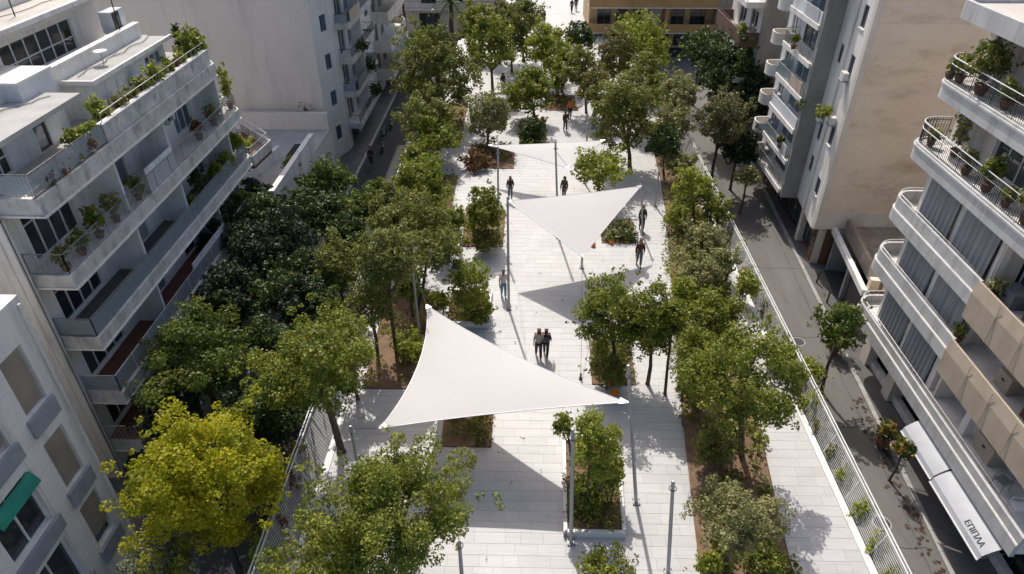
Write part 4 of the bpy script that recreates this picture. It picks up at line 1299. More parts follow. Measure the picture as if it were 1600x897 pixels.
# ------------------------------------------------------------------ FAR: ochre building across the top of the plaza
oc = thing("apartment_building", "ochre building with long open balconies across the top of the view", "building", (15, 88, ZS))
f5 = fy(88.0)
holes, its = [], []
for k, zb in enumerate((.75, 3.65, 6.55, 9.45)):
    for (u0, u1, kd) in ((8.6, 10.3, 0), (10.9, 12.3, 1), (12.9, 14.0, 0), (15.0, 16.4, 2), (17.6, 19.2, 0), (19.9, 21.8, 1)):
        holes.append((u0, u1, zb + .05, zb + 2.25)); its.append((u0, u1, zb + .05, zb + 2.25, kd, k))
g_ = [(18.2, 20.4, -1.5, .2), (15.2, 17.6, -1.6, .1), (10, 13, ZS + .2, 0), (22.8, 24, -1.7, .1)]
wall(f5, 7.6, 24.9, ZS, 13, holes + g_, oc, 'ochre_pale', .35)
for (u0, u1, z0, z1, kd, k) in its:
    if kd == 2: window(f5, u0, u1, z0, z1, oc, 2, 'white_metal', 'plaster_blue', .1)
    else: window(f5, u0, u1, z0, z1, oc, 2 + kd, 'wood' if (k + kd) % 2 else 'slate_blue', 'glass', .15)
for h in g_: window(f5, *h, oc, 3, 'slate_blue', 'glass', .15)
for k, zb in enumerate((.75, 3.65, 6.55, 9.45)):
    b = MB().box(7.43, 22.6, 86.03, 87.99, zb - .22, zb).build("balcony", 'plaster_grey', oc)
    MB().band([(7.4, 87.98), (7.4, 86.0), (22.63, 86.0), (22.63, 87.98)], .14, zb - .3, zb + .75).build("parapet", 'ochre', b)
    MB().band([(7.36, 87.98), (7.36, 85.96), (22.67, 85.96), (22.67, 87.98)], .04, zb - .34, zb - .24).build("drip_ledge", 'plaster', b)
    railing([(7.55, 86.2), (22.4, 86.2)], b, .35, zb + .75, .3, 'dark_metal', rails=(1.0,))
    MB().box(16.6, 16.95, 86.15, 87.98, zb + .002, zb + 2.58).build("pillar", 'ochre', b)
    MB().box(14.3, 14.45, 86.3, 87.98, zb + .002, zb + 2.58).build("partition_wall", 'plaster_grey', b)
    if k < 3: MB().tube([(8, 86.35, zb + 2.5), (14, 86.35, zb + 2.5)], .08, 8).build("awning_roll", 'canvas', b)
MB().box(22.7, 26.5, 86.4, 87.98, -.3, 13).build("side_block", 'roof_old', oc)
MB().box(7.6, 26.5, 88.36, 98, ZS, 13).build("body", 'ochre_pale', oc)
MB().box(15.2, 22.4, 86.6, 87.9, ZS - .05, -1.75).build("base_step", 'asphalt_dark', oc)
# ------------------------------------------------------------------ trees and plants
def leaves_mesh(name, clumps, leaf, rs, mat, up=.35, tri=False):
    """clumps: (x, y, z, radius, count, tint). Every leaf is its own small pointed quad."""
    V, T = [], []
    for (cx, cy, cz, cr, cnt, tint) in clumps:
        cnt = int(cnt)
        d = rs.normal(size=(cnt, 3)); d /= np.linalg.norm(d, axis=1)[:, None] + 1e-9
        rad = rs.uniform(.35, 1.0, cnt) ** .6
        p = d * rad[:, None] * cr * np.array([1.0, 1.0, .8]) + np.array([cx, cy, cz])
        nrm = d * .55 + np.array([0, 0, up]) + rs.normal(size=(cnt, 3)) * .55
        nrm /= np.linalg.norm(nrm, axis=1)[:, None] + 1e-9
        a = np.cross(nrm, rs.normal(size=(cnt, 3))); a /= np.linalg.norm(a, axis=1)[:, None] + 1e-9
        b = np.cross(nrm, a)
        L = leaf * rs.uniform(.65, 1.25, cnt)[:, None]
        W = L * .36
        q = np.stack([p - a * L * .5, p + b * W - a * L * .05 + nrm * L * .06, p + a * L * .5 - nrm * L * .08, p - b * W - a * L * .05 + nrm * L * .06], axis=1)
        V.append(q.reshape(-1, 3)); T.append(np.full(cnt * 4, tint))
    V = np.concatenate(V); T = np.concatenate(T)
    n = len(V) // 4
    me = bpy.data.meshes.new(name)
    me.vertices.add(n * 4); me.loops.add(n * 4); me.polygons.add(n)
    me.vertices.foreach_set("co", V.astype(np.float32).ravel())
    me.loops.foreach_set("vertex_index", np.arange(n * 4, dtype=np.int32))
    me.polygons.foreach_set("loop_start", np.arange(0, n * 4, 4, dtype=np.int32))
    me.polygons.foreach_set("loop_total", np.full(n, 4, dtype=np.int32))
    at = me.attributes.new("tint", 'FLOAT', 'POINT')
    at.data.foreach_set("value", np.clip(T, 0, 1).astype(np.float32))
    me.materials.append(mat)
    me.update(calc_edges=True)
    return me

LEAVES = [0]
def crown_clumps(c, r, rz, seed, dens, leaf, lob=.30, hollow=.42, flat=.9):
    rs = np.random.RandomState(seed)
    out = []
    area = 4 * math.pi * r * (r + 2 * rz) / 3
    cr0 = max(.15, min(.52, .21 * r + .08))
    ncl = int(max(6, 1.7 * area / (cr0 * cr0 * 3.1)))
    off = Vector((seed * 1.37, seed * .71, seed * 2.1))
    for i in range(ncl * 3):
        if len(out) >= ncl: break
        d = Vector(rs.normal(size=3)); d.normalize()
        if d.z < -.75 and rs.rand() < .8: continue
        lobe = 1 + lob * 2 * mnoise.noise(d * 1.6 + off) + lob * .8 * mnoise.noise(d * 3.7 + off)
        f = (hollow + (1 - hollow) * rs.rand() ** .55) * max(.45, lobe) * .92
        z = d.z * rz * f
        if z < 0: z *= flat
        p = (c[0] + d.x * r * f, c[1] + d.y * r * f, c[2] + z)
        cr = cr0 * rs.uniform(.55, 1.15)
        cnt = dens * cr * cr * 100 / (leaf * leaf)
        tint = .5 + .55 * mnoise.noise(d * 2.2 + off * 2) + rs.normal() * .16
        out.append((*p, cr, cnt * rs.uniform(.6, 1.15), tint))
    # loose twigs that break the outline
    for i in range(int(ncl * .5)):
        d = Vector(rs.normal(size=3)); d.normalize()
        if d.z < -.4: continue
        lobe = 1 + lob * 2 * mnoise.noise(d * 1.6 + off)
        f = max(.5, lobe) * rs.uniform(.95, 1.16)
        cr = cr0 * rs.uniform(.22, .45)
        out.append((c[0] + d.x * r * f, c[1] + d.y * r * f, c[2] + d.z * rz * f, cr, dens * cr * cr * 75 / (leaf * leaf), .5 + rs.normal() * .2))
    return out, rs

def tree(bx, by, bz, cx, cy, cz, r, rz, ty, lab, name=None, cat="tree", group=None, stems=1, dens=None, leaf=None, seed=None, label_group=None):
    seed = seed if seed is not None else int(abs(bx * 131 + by * 17 + cz * 7)) % 9973 + 1
    root = thing(name or ("shrub" if cz - bz < 1.9 and r < 1.6 and bz == 0 else "leafy_tree"), lab, cat, (bx, by, bz), group)
    dist = math.sqrt(cx * cx + cy * cy + (22 - cz) ** 2)
    leaf = leaf or max(.085, min(.24, .0043 * dist))
    if ty in ('olive', 'brown', 'rust', 'silver', 'olive2'): leaf *= .88
    dens = dens or {'dark': .155, 'dark2': .16, 'green': .135, 'green2': .14, 'lime': .125, 'brown': .135, 'rust': .12, 'olive': .13, 'olive2': .15, 'silver': .08, 'yellow': .15}.get(ty, .12)
    hollow = .42
    cl, rs = crown_clumps((cx - bx, cy - by, cz - bz), r, rz, seed, dens, leaf, lob=.34 if r > .8 else .2, hollow=hollow)
    me = leaves_mesh("crown", cl, leaf, rs, LEAF[ty])
    LEAVES[0] += len(me.polygons)
    o = bpy.data.objects.new("crown", me); COL.objects.link(o); o.parent = root
    # trunk and limbs, in world space
    mb = MB()
    rr = random.Random(seed)
    H0 = max(.25, (cz - rz * .62) - bz)
    for s in range(stems):
        off = Vector((0, 0, 0)) if stems == 1 else Vector((rr.uniform(-.3, .3), rr.uniform(-.3, .3), 0))
        b0 = Vector((bx, by, bz - .05)) + off
        fork = Vector((bx + (cx - bx) * .6, by + (cy - by) * .6, bz + H0)) + off * 1.3
        tr = max(.022, min(.17, .05 * r + .035)) * (1 if stems == 1 else .6)
        mid = b0.lerp(fork, .5) + Vector((rr.uniform(-.1, .1), rr.uniform(-.1, .1), 0)) * min(1, H0)
        mb.tube([b0, b0.lerp(mid, .12), mid, fork], [tr * 1.45, tr * 1.05, tr * .9, tr * .72], 8)
        big = sorted(cl, key=lambda q: -q[3])[:40]
        rr.shuffle(big)
        for k in range(min(len(big), max(4, int(4 + r * 3.2)))):
            e = Vector(big[k][:3]) + Vector((bx, by, bz))
            st = mid.lerp(fork, rr.uniform(.55, 1.0))
            m1 = st.lerp(e, .45) + Vector((rr.uniform(-.12, .12) * r, rr.uniform(-.12, .12) * r, .10 * r))
            mb.tube([st, m1, e], [tr * .5, tr * .32, tr * .08], 5, cap=False)
    t = mb.build("trunk", 'bark', root, smooth=True)
    return root

TREES = [
(-4.12, 14.04, 0, -4.12, 14.04, 3.6, 2.43, 2.1, 'green', 'large bushy green tree at the lower left, beside the sail-shaded slabs'),
(-7.58, 19.6, 0, -8.0, 19.6, 4.66, 2.24, 1.63, 'green', 'green tree with a bare slanting trunk beside the left wire fence'),
(4.53, 24.58, 0, 3.94, 24.58, 3.55, 1.58, 2.54, 'green', 'leftmost dense green tree right of the triangular sail shadow'),
(5.89, 24.07, 0, 5.72, 24.07, 3.61, 1.3, 2.22, 'green', 'middle dense green tree behind the trees and poles right of the sail shadow'),
(6.6, 23.39, 0, 6.3, 23.39, 4.31, 0.77, 1.31, 'green', 'slim right tree of the dense green group right of the sail shadow'),
(9.18, 19.75, 0, 8.22, 19.75, 4.01, 2.23, 1.88, 'green', 'wide green tree standing in the brown right bed beside the white side path'),
(7.15, 14.45, 0, 7.11, 14.45, 2.94, 1.45, 0.99, 'olive', 'grey green olive tree in the brown bed at the lower right'),
(2.73, 16.8, 0, 2.59, 16.8, 3.72, 0.95, 1.62, 'lime', 'tall leafy sapling clump filling the raised planter by the lamp pole'),
(1.98, 17.69, 0, 1.5, 17.69, 3.73, 0.4, 0.68, 'green', 'small crown leaning left over the pole at the raised planter'),
(-2.7, 28.59, 0, -2.71, 28.59, 2.45, 1.14, 1.72, 'lime', 'small bright tree in the little planter above the large front sail'),
(-2.49, 36.59, 0, -2.43, 36.59, 2.39, 1.16, 1.97, 'green', 'upright green tree in the planter left of the middle sail'),
(-3.97, 35.65, 0, -3.94, 35.65, 2.36, 0.53, 0.9, 'lime', 'thin sapling just left of the planter tree by the middle sail'),
(-6.2, 25.66, 0, -6.15, 25.66, 5.62, 1.26, 1.67, 'brown', 'brownish tree with a forked dark trunk in the left bed'),
(-5.79, 29.37, 0, -4.43, 29.37, 4.05, 1.22, 1.22, 'brown', 'olive tree with a leaning trunk behind the forked one in the left bed'),
(-6.41, 32.91, 0, -6.41, 32.91, 4.0, 1.92, 1.31, 'brown', 'wide olive green tree by the left fence below the rounder bush tree'),
(-6.62, 38.78, 0, -6.62, 38.78, 3.2, 1.88, 1.42, 'green', 'round deep green tree at the left plaza edge level with the far sail'),
(-4.51, 28.79, 0, -4.51, 28.79, 1.2, 0.67, 0.56, 'lime', 'low bright shrub above the upper tip of the front sail'),
(-3.07, 52.23, 0, -2.97, 52.23, 2.59, 1.57, 1.97, 'olive', 'grey green tree above the left tip of the far sail'),
(-6.83, 57.55, 0, -7.68, 57.55, 4.37, 2.69, 3.27, 'brown', 'big olive yellow tree at the upper left edge of the plaza'),
(-3.21, 64.88, 0, -3.38, 64.88, 4.53, 2.14, 2.52, 'green', 'dark green tree with a straight trunk in the upper left plaza'),
(-0.32, 75.91, 0, -0.5, 75.91, 4.5, 1.9, 2.47, 'brown', 'tall yellowish tree at the top of the plaza'),
(-3.22, 75.84, 0, -3.22, 75.84, 4.5, 1.49, 1.64, 'rust', 'orange tipped tree at the top left of the plaza'),
(1.91, 69.19, 0, 1.91, 69.19, 3.4, 2.15, 2.02, 'lime', 'bright green tree near the plaza top, left of the dark one'),
(5.46, 72.61, 0, 5.46, 72.61, 3.4, 1.52, 1.45, 'dark', 'compact dark green tree near the plaza top right'),
(1.04, 57.72, 0, 0.33, 57.72, 2.56, 1.98, 1.85, 'green', 'dense round green tree in the middle of the upper plaza'),
(2.78, 63.02, 0, 2.94, 63.02, 2.18, 1.01, 1.71, 'green', 'narrow tree behind the dense round one in the upper plaza'),
(5.47, 60.02, 0, 4.73, 60.02, 3.81, 1.51, 1.82, 'brown', 'thin olive yellow tree with a slim trunk on the upper plaza'),
(0.61, 53.21, 0, 0.61, 53.21, 0.9, 1.1, 1.16, 'dark', 'dark hedge like shrub below the dense round tree'),
(10.82, 65.75, 0, 10.82, 65.75, 4.2, 2.53, 2.4, 'lime', 'bright olive tree in front of the ochre building'),
(8.01, 63.28, 0, 8.01, 63.28, 4.0, 1.52, 2.39, 'rust', 'brownish sparse tree left of the bright one by the ochre building'),
(7.98, 48.27, 0, 7.3, 48.27, 4.14, 2.34, 2.76, 'brown', 'large drooping brown green tree above the right tip of the middle sail'),
(5.0, 42.42, 0, 5.0, 42.42, 2.6, 2.15, 1.18, 'lime', 'light green spreading tree at the right end of the far sail'),
(10.29, 46.3, 0, 9.89, 46.3, 2.8, 1.24, 1.24, 'dark', 'small round dark tree at the right edge of the upper plaza'),
(12.18, 54.42, 0, 12.18, 54.42, 3.6, 1.45, 1.68, 'olive', 'grey green tree between the drooping tree and the dark street tree'),
(11.25, 40.0, 0, 10.81, 40.0, 2.34, 1.49, 1.59, 'lime', 'bright leafy tree in the right bed beside the far fence'),
(10.79, 35.63, 0, 10.79, 35.63, 1.1, 1.47, 0.93, 'olive', 'grey green mound shrub in the far part of the right bed'),
(9.9, 31.95, 0, 9.9, 31.95, 1.2, 1.43, 0.79, 'olive', 'second grey mound shrub nearer the front in the right bed'),
(9.45, 27.81, 0, 9.45, 27.81, 1.6, 1.49, 0.97, 'green', 'tall shrub in the right bed below the grey mounds'),
(7.94, 24.27, 0, 7.94, 24.27, 2.2, 0.94, 1.03, 'green', 'leafy small tree in the right bed behind the wide green tree'),
(-7.56, 22.76, 0, -7.56, 22.76, 3.0, 0.94, 1.6, 'olive', 'pale leafy tree leaning over the left fence near the front sail'),
(-6.36, 12.96, 0, -6.36, 12.96, 2.2, 1.74, 0.96, 'lime', 'yellow green bush cropped by the bottom edge left of the big tree'),
(2.97, 13.76, 0, 2.97, 13.76, 1.0, 0.96, 0.53, 'lime', 'light green shrub cropped by the bottom edge below the raised planter'),
(-6.72, 48.01, 0, -6.72, 48.01, 2.4, 1.52, 0.94, 'green', 'low green tree beyond the round bush tree at the left plaza edge'),
(-7.13, 25.53, 0, -7.13, 25.53, 3.4, 1.12, 1.38, 'brown', 'brownish crown between the forked tree and the left fence'),
(-5.86, 28.89, 0, -5.86, 28.89, 2.4, 0.85, 1.21, 'green', 'small green tree squeezed between the brown trees of the left bed'),
(-7.77, 34.22, 0, -7.77, 34.22, 3.6, 1.16, 1.52, 'brown', 'brown green tree leaning on the left fence above the forked tree'),
(-4.48, 34.52, 0, -4.48, 34.52, 1.7, 0.75, 1.04, 'lime', 'small bright shrub between the brown trees and the planter tree'),
(-7.73, 50.33, 0, -7.73, 50.33, 3.0, 1.67, 1.44, 'brown', 'olive tree below the big olive yellow tree at the upper left fence'),
(-7.73, 44.85, 0, -7.73, 44.85, 2.2, 1.26, 0.93, 'green', 'low green tree at the left fence above the round bush tree'),
(-4.9, 35.33, 0, -4.9, 35.33, 2.4, 0.9, 1.1, 'green', 'small green tree inside the left edge of the plaza below the round bush tree'),
(-3.66, 47.87, 0, -3.66, 47.87, 0.7, 1.06, 0.7, 'dry', 'dry brown shrub in the planter at the left tip of the far sail'),
(-1.5, 71.64, 0, -1.5, 71.64, 3.8, 1.69, 2.24, 'brown', 'olive tree between the dark straight one and the tall yellowish one'),
(-5.76, 76.69, 0, -5.76, 76.69, 3.5, 1.38, 1.82, 'green', 'green tree at the top left edge of the plaza'),
(3.48, 65.64, 0, 3.48, 65.64, 3.0, 1.46, 1.59, 'green', 'green tree between the bright and the compact dark tree'),
(5.86, 57.35, 0, 5.86, 57.35, 3.0, 1.41, 1.65, 'rust', 'rusty tree left of the drooping brown green tree'),
(9.89, 56.03, 0, 9.89, 56.03, 4.0, 1.9, 1.9, 'brown', 'brownish tree above the drooping one in the upper plaza'),
(11.33, 51.11, 0, 11.33, 51.11, 2.6, 1.29, 1.41, 'olive', 'grey tree right of the drooping brown green tree'),
(11.09, 45.15, 0, 11.09, 45.15, 1.8, 1.09, 1.09, 'olive', 'grey shrub above the bright leafy tree of the right bed'),
(9.74, 38.45, 0, 9.74, 38.45, 1.3, 0.9, 1.0, 'lime', 'light shrub at the inner edge of the far right bed'),
(12.09, 38.37, 0, 12.09, 38.37, 1.6, 1.05, 1.15, 'green', 'green shrub by the right fence beside the bright bed tree'),
(11.3, 32.98, 0, 11.3, 32.98, 1.2, 0.88, 1.16, 'olive', 'grey shrub by the right fence beside the mound shrubs'),
(8.65, 30.06, 0, 8.65, 30.06, 1.2, 0.89, 1.08, 'lime', 'light shrub at the inner edge of the right bed below the mounds'),
(7.52, 22.55, 0, 7.52, 22.55, 1.8, 0.96, 1.23, 'green', 'green bush in the right bed left of the wide green tree'),
(7.83, 19.23, 0, 7.83, 19.23, 1.0, 0.94, 0.83, 'brown', 'brown green shrub under the wide green tree'),
(8.47, 14.27, 0, 8.47, 14.27, 0.7, 0.76, 0.42, 'green', 'green shrub at the bottom right corner of the right bed'),
(6.58, 14.23, 0, 6.58, 14.23, 0.7, 0.49, 0.49, 'lime', 'small bright shrub at the bottom left corner of the right bed'),
(11.99, 30.74, 0, 11.99, 30.74, 1.2, 0.7, 0.98, 'lime', 'light shrub crowding the right fence beside the tall bed shrub'),
(3.93, 23.91, 0, 3.93, 23.91, 1.1, 1.01, 0.79, 'brown', 'brownish bush at the foot of the leftmost dense tree'),
(-2.45, 28.79, 0, -2.45, 28.79, 0.9, 1.0, 0.67, 'green', 'green shrub at the foot of the small planter tree'),
(-2.31, 35.87, 0, -2.31, 35.87, 0.8, 0.94, 0.72, 'brown', 'brownish shrub at the foot of the upright planter tree'),
(-5.47, 25.33, 0, -5.47, 25.33, 0.9, 0.8, 0.8, 'lime', 'bright shrub in the left bed beside the front sail'),
(2.43, 16.89, 0, 2.43, 16.89, 1.0, 0.73, 0.95, 'green', 'green shrub filling the raised planter under the saplings'),
(3.26, 17.32, 0, 3.26, 17.32, 1.6, 0.68, 1.15, 'lime', 'right hand sapling of the raised planter'),
(-10.81, 15.26, -2.5, -10.81, 15.26, 3.2, 2.35, 3.17, 'yellow', 'golden yellow tree at the lower left street'),
(-12.35, 13.62, -2.5, -12.35, 13.62, 1.2, 1.25, 0.69, 'silver', 'silvery leaved small tree at the bottom left corner by the grey facade'),
(-13.84, 21.99, -2.5, -13.84, 21.99, 3.0, 2.49, 2.06, 'green2', 'dark tree touching the lower balconies of the white building'),
(-10.26, 20.02, -2.5, -10.26, 20.02, 2.0, 1.17, 1.82, 'dark', 'dark tree between the golden tree and the left fence'),
(-13.43, 30.9, -2.5, -13.43, 30.9, 3.2, 2.44, 1.98, 'dark2', 'darkest broad tree in the middle of the left street'),
(-11.72, 27.62, -2.5, -11.72, 27.62, 2.6, 1.96, 1.64, 'dark', 'dark tree just below the broadest one in the left street'),
(-14.48, 27.29, -2.5, -14.48, 27.29, 2.6, 1.57, 1.99, 'dark2', 'dark tree against the balconies left of the broad one'),
(-9.54, 29.1, -2.5, -9.54, 29.1, 3.0, 1.24, 2.1, 'brown', 'olive street tree outside the left fence beside the dark trees'),
(-13.13, 41.13, -2.5, -13.13, 41.13, 2.0, 2.04, 1.39, 'green2', 'green tree at the far end of the dark row near the low roof'),
(-10.6, 39.12, -2.5, -10.6, 39.12, 1.5, 1.44, 1.07, 'green2', 'green crown beside the dark street at the upper left'),
(-13.9, 37.54, -2.5, -13.9, 37.54, 2.2, 1.34, 1.34, 'dark', 'dark tree in front of the low roof parapet'),
(-17.37, 38.33, -2.5, -17.37, 38.33, 2.2, 1.61, 1.1, 'dark2', 'dark tree in the courtyard next to the far white balconies'),
(-9.43, 23.92, -2.5, -9.43, 23.92, 2.0, 0.87, 1.31, 'dark', 'shadowed tree behind the slanting trunk tree outside the left fence'),
(17.38, 59.28, -2.5, 17.38, 59.28, 4.0, 3.43, 3.31, 'dark', 'biggest dark glossy tree on the right street near the ochre building'),
(14.73, 49.61, -2.5, 14.73, 49.61, 3.2, 2.22, 2.55, 'olive2', 'dull grey green tree below the biggest dark street tree'),
(16.12, 45.7, -2.5, 16.12, 45.7, 0.6, 1.03, 0.8, 'olive', 'small grey tree in the dark shade of the right street'),
(15.47, 26.41, -2.5, 15.34, 26.41, 1.85, 1.18, 1.36, 'green2', 'leaning street tree on the right pavement below the curved balconies'),
(16.49, 20.68, -2.5, 16.49, 20.68, -0.4, 0.47, 0.47, 'orange', 'small potted tree with orange flowers beside the white awning'),
(13.62, 24.91, -2.5, 13.62, 24.91, 0.2, 0.92, 0.72, 'lime', 'young light tree between the right fence and the street'),
(-12.2, 84.71, -2.5, -12.2, 84.71, 0.2, 1.39, 1.06, 'lime', 'small bright tree beside the palm at the far left'),
(-10.54, 26.68, -2.5, -10.54, 26.68, 2.4, 1.43, 1.69, 'dark2', 'dark tree next to the slanting trunk tree, outside the left fence'),
(-17.01, 33.22, -2.5, -17.01, 33.22, 2.6, 1.58, 1.85, 'dark2', 'dark tree close to the white balconies, upper part of the left street'),
(-11.43, 20.19, -2.5, -11.43, 20.19, 1.8, 1.58, 1.39, 'dark2', 'dark tree directly behind the golden tree'),
(-14.75, 20.33, -2.5, -14.75, 20.33, 1.6, 1.33, 1.24, 'dark2', 'dark tree between the golden tree and the lowest white balcony'),
(-10.04, 33.55, -2.5, -10.04, 33.55, 2.2, 1.38, 1.67, 'dark', 'dark tree outside the left fence by the dark street opening'),
(-9.74, 40.59, -2.5, -9.74, 40.59, 1.6, 1.01, 1.01, 'green2', 'small green crown touching the left fence near the dark street'),
(-15.44, 35.13, -2.5, -15.44, 35.13, 2.6, 1.87, 1.39, 'dark', 'dark tree between the low roof and the broadest dark tree'),
(-12.2, 36.33, -2.5, -12.2, 36.33, 2.2, 1.77, 1.48, 'dark', 'dark tree in the middle of the left street, behind the olive street tree'),
(-11.1, 23.41, -2.5, -11.1, 23.41, 2.4, 1.42, 1.51, 'dark', 'dark tree left of the slanting trunk tree'),
(-9.12, 25.84, -2.5, -9.12, 25.84, 2.2, 0.98, 1.33, 'green2', 'deep green crown at the left fence, level with the top of the front sail'),
(17.21, 69.16, -2.5, 17.21, 69.16, 3.0, 2.16, 2.3, 'dark', 'smaller dark tree left of the biggest dark street tree'),
(19.39, 57.19, -2.5, 19.39, 57.19, 2.6, 1.85, 2.92, 'dark2', 'dark tree between the biggest dark tree and the tower balconies'),
(16.38, 49.68, -2.5, 16.38, 49.68, 1.4, 1.68, 1.45, 'dark2', 'low dark tree in the shade of the right street'),
(12.45, 25.35, -2.5, 12.45, 25.35, 0.6, 0.87, 0.77, 'lime', 'light young tree hanging over the right fence by the wide green tree'),
]
for row in TREES:
    bx, by, bz, cx, cy, cz, r, rz, ty, lab = row
    kw = {}
    if 'clump filling' in lab or 'shrub' in lab or 'hedge' in lab or 'bush' in lab.split(',')[0].split()[-1:]: kw = dict(stems=3)
    if bz < -1 and bx < 0: kw['group'] = "trees in the left street"
    elif bz < -1: kw['group'] = "trees in the right street"
    elif cz < 1.9 and r < 1.6: kw['group'] = "shrubs on the plaza"
    else: kw['group'] = "trees on the white plaza"
    sc_ = 1.02 if (bx < -3.5 and bz == 0) or ty == 'yellow' else .91
    r, rz = r * sc_, rz * sc_
    if by > 48 and bz == 0 and r > 1.1:
        r, rz = r * 1.22, rz * 1.24
    shrub = kw['group'].startswith("shrubs")
    if shrub:
        cz = max(cz, rz * .8)
        kw.update(stems=3)
    tree(bx, by, bz, cx, cy, cz, r, rz, ty, lab, name="shrub" if shrub else "tree", cat="shrub" if shrub else "tree", **kw)

# palm behind the street at the upper left
def palm(x, y, z, h, r, lab):
    root = thing("palm_tree", lab, "palm tree", (x, y, z))
    mb = MB(); rr = random.Random(3)
    pts = [(x + .05 * math.sin(i), y, z + h * i / 10) for i in range(11)]
    mb.tube(pts, [.30 - .006 * i + (.03 if i % 2 else 0) for i in range(11)], 9)
    mb.build("trunk", 'bark', root)
    for k in range(26):
        a = k * 2.399; el = R(65 - 105 * k / 26)
        fr = MB(); p = Vector((x, y, z + h)); d = Vector((math.cos(a) * math.cos(el), math.sin(a) * math.cos(el), math.sin(el)))
        sp = [p]
        for s in range(7):
            p = p + d * (r / 7); d = (d + Vector((0, 0, -.16))).normalized(); sp.append(p)
        fr.tube(sp, [.03, .028, .024, .02, .016, .012, .008, .004], 4)
        for s in range(1, 8):
            t = (sp[s] - sp[s - 1]).normalized(); sd = t.cross(Vector((0, 0, 1))).normalized()
            for q in range(4):
                b = sp[s - 1].lerp(sp[s], q / 4)
                for sg in (-1, 1):
                    e = b + sd * sg * (.55 - .05 * s) + t * .25 - Vector((0, 0, .16))
                    n = len(fr.v); w = t * .035
                    fr.v += [tuple(b - w), tuple(b + w), tuple(e)]; fr.f.append((n, n + 1, n + 2))
        fr.build("frond", LEAF['green2'], root)
    return root
palm(-9.6, 90.5, ZS, 5.6, 2.7, "palm tree with a thick trunk in front of the far low wall")

def plant(x, y, z, r, h, ty, lab, pot=None, cat="plant", name="potted_plant", group=None, dens=.13, leaf=None, seed=None):
    seed = seed or int(abs(x * 77 + y * 31 + z * 13)) % 7919 + 2
    root = thing(name, lab, cat, (x, y, z), group)
    b = 0
    if pot:
        pr, ph = pot
        MB().lathe((x, y, z), [(pr * .7, 0), (pr, ph * .85), (pr * 1.1, ph * .86), (pr * 1.1, ph), (pr * .9, ph), (pr * .88, ph * .9)], 12).build("pot", 'terracotta', root, smooth=False)
        b = ph * .9
    dist = math.sqrt(x * x + y * y + (22 - z) ** 2)
    leaf = leaf or max(.07, min(.2, .0042 * dist))
    cl, rs = crown_clumps((0, 0, b + h * .55), r, h * .5, seed, dens, leaf, lob=.25, hollow=.15, flat=1)
    me = leaves_mesh("foliage", cl, leaf, rs, LEAF[ty]); LEAVES[0] += len(me.polygons)
    o = bpy.data.objects.new("foliage", me); COL.objects.link(o); o.parent = root
    mb = MB(); rr = random.Random(seed)
    for k in range(5):
        e = Vector(rr.choice(cl)[:3]) + Vector((x, y, z))
        mb.tube([(x, y, z + b * .9), (x + (e.x - x) * .4, y + (e.y - y) * .4, z + b + h * .3), tuple(e)], [.018, .012, .004], 4, cap=False)
    mb.build("stem", 'bark', root)
    return root

# climbers along the outside of the fences
VG = "climbers outside the right wire fence"
for k, (x, y, z, r, h, ty, lab) in enumerate([
    (13.15, 15.4, -.6, .42, 1.7, 'lime', "yellow green climber at the bottom end of the right fence"),
    (13.2, 16.9, -.5, .45, 1.8, 'lime', "climber with hanging shoots, second from the bottom of the right fence"),
    (13.2, 18.6, -.4, .40, 1.6, 'lime', "sprawling climber on the right fence level with the olive tree shadow"),
    (13.1, 21.2, -.5, .34, 1.5, 'rust', "reddish climber on the right fence across from the white awning"),
    (13.15, 22.4, -.5, .50, 2.0, 'lime', "thick yellow green climber on the right fence below the young light tree"),
    (13.2, 23.6, -.4, .48, 1.9, 'rust', "brown tipped climber beside the young light tree"),
    (13.2, 27.6, -.4, .45, 1.6, 'lime', "climber on the right fence beside the tall bed shrub"),
    (13.2, 29.6, -.4, .40, 1.6, 'rust', "rust coloured climber halfway up the right fence"),
    (13.2, 31.2, -.4, .45, 1.5, 'lime', "bright tuft on the right fence level with the walking man"),
    (13.2, 33.6, -.4, .40, 1.5, 'orange', "climber with orange blossom high on the right fence"),
    (13.2, 37.2, -.3, .45, 1.5, 'lime', "green climber on the right fence near the bright bed tree"),
    (13.2, 40.2, -.3, .45, 1.5, 'lime', "farthest climber on the right fence"),
    (13.2, 14.2, -.6, .40, 1.6, 'lime', "climber cropped by the bottom edge at the right fence"),
    (13.2, 19.7, -.5, .38, 1.6, 'orange', "climber with a few orange leaves across from the lettering on the awning"),
    (13.2, 25.2, -.4, .48, 1.9, 'lime', "dense climber on the right fence beside the leaning street tree"),
    (13.2, 26.4, -.4, .42, 1.7, 'rust', "brownish climber on the right fence just past the leaning street tree"),
    (13.2, 28.6, -.4, .42, 1.6, 'lime', "light climber on the right fence between the bed shrub and the rust coloured one"),
    (13.2, 32.4, -.4, .42, 1.6, 'green', "deep green tuft on the right fence before the orange blossom"),
    (13.2, 35.4, -.3, .42, 1.5, 'lime', "light tuft on the right fence past the orange blossom"),
    (13.2, 38.8, -.3, .42, 1.5, 'rust', "brown tuft on the right fence before the farthest climber"),
    ]):
    plant(12.97 + (x - 13.15) * .5, y, z - .45, r * .92, h + .15, ty, lab, cat="climber", name="climbing_plant", group=VG, dens=.12)
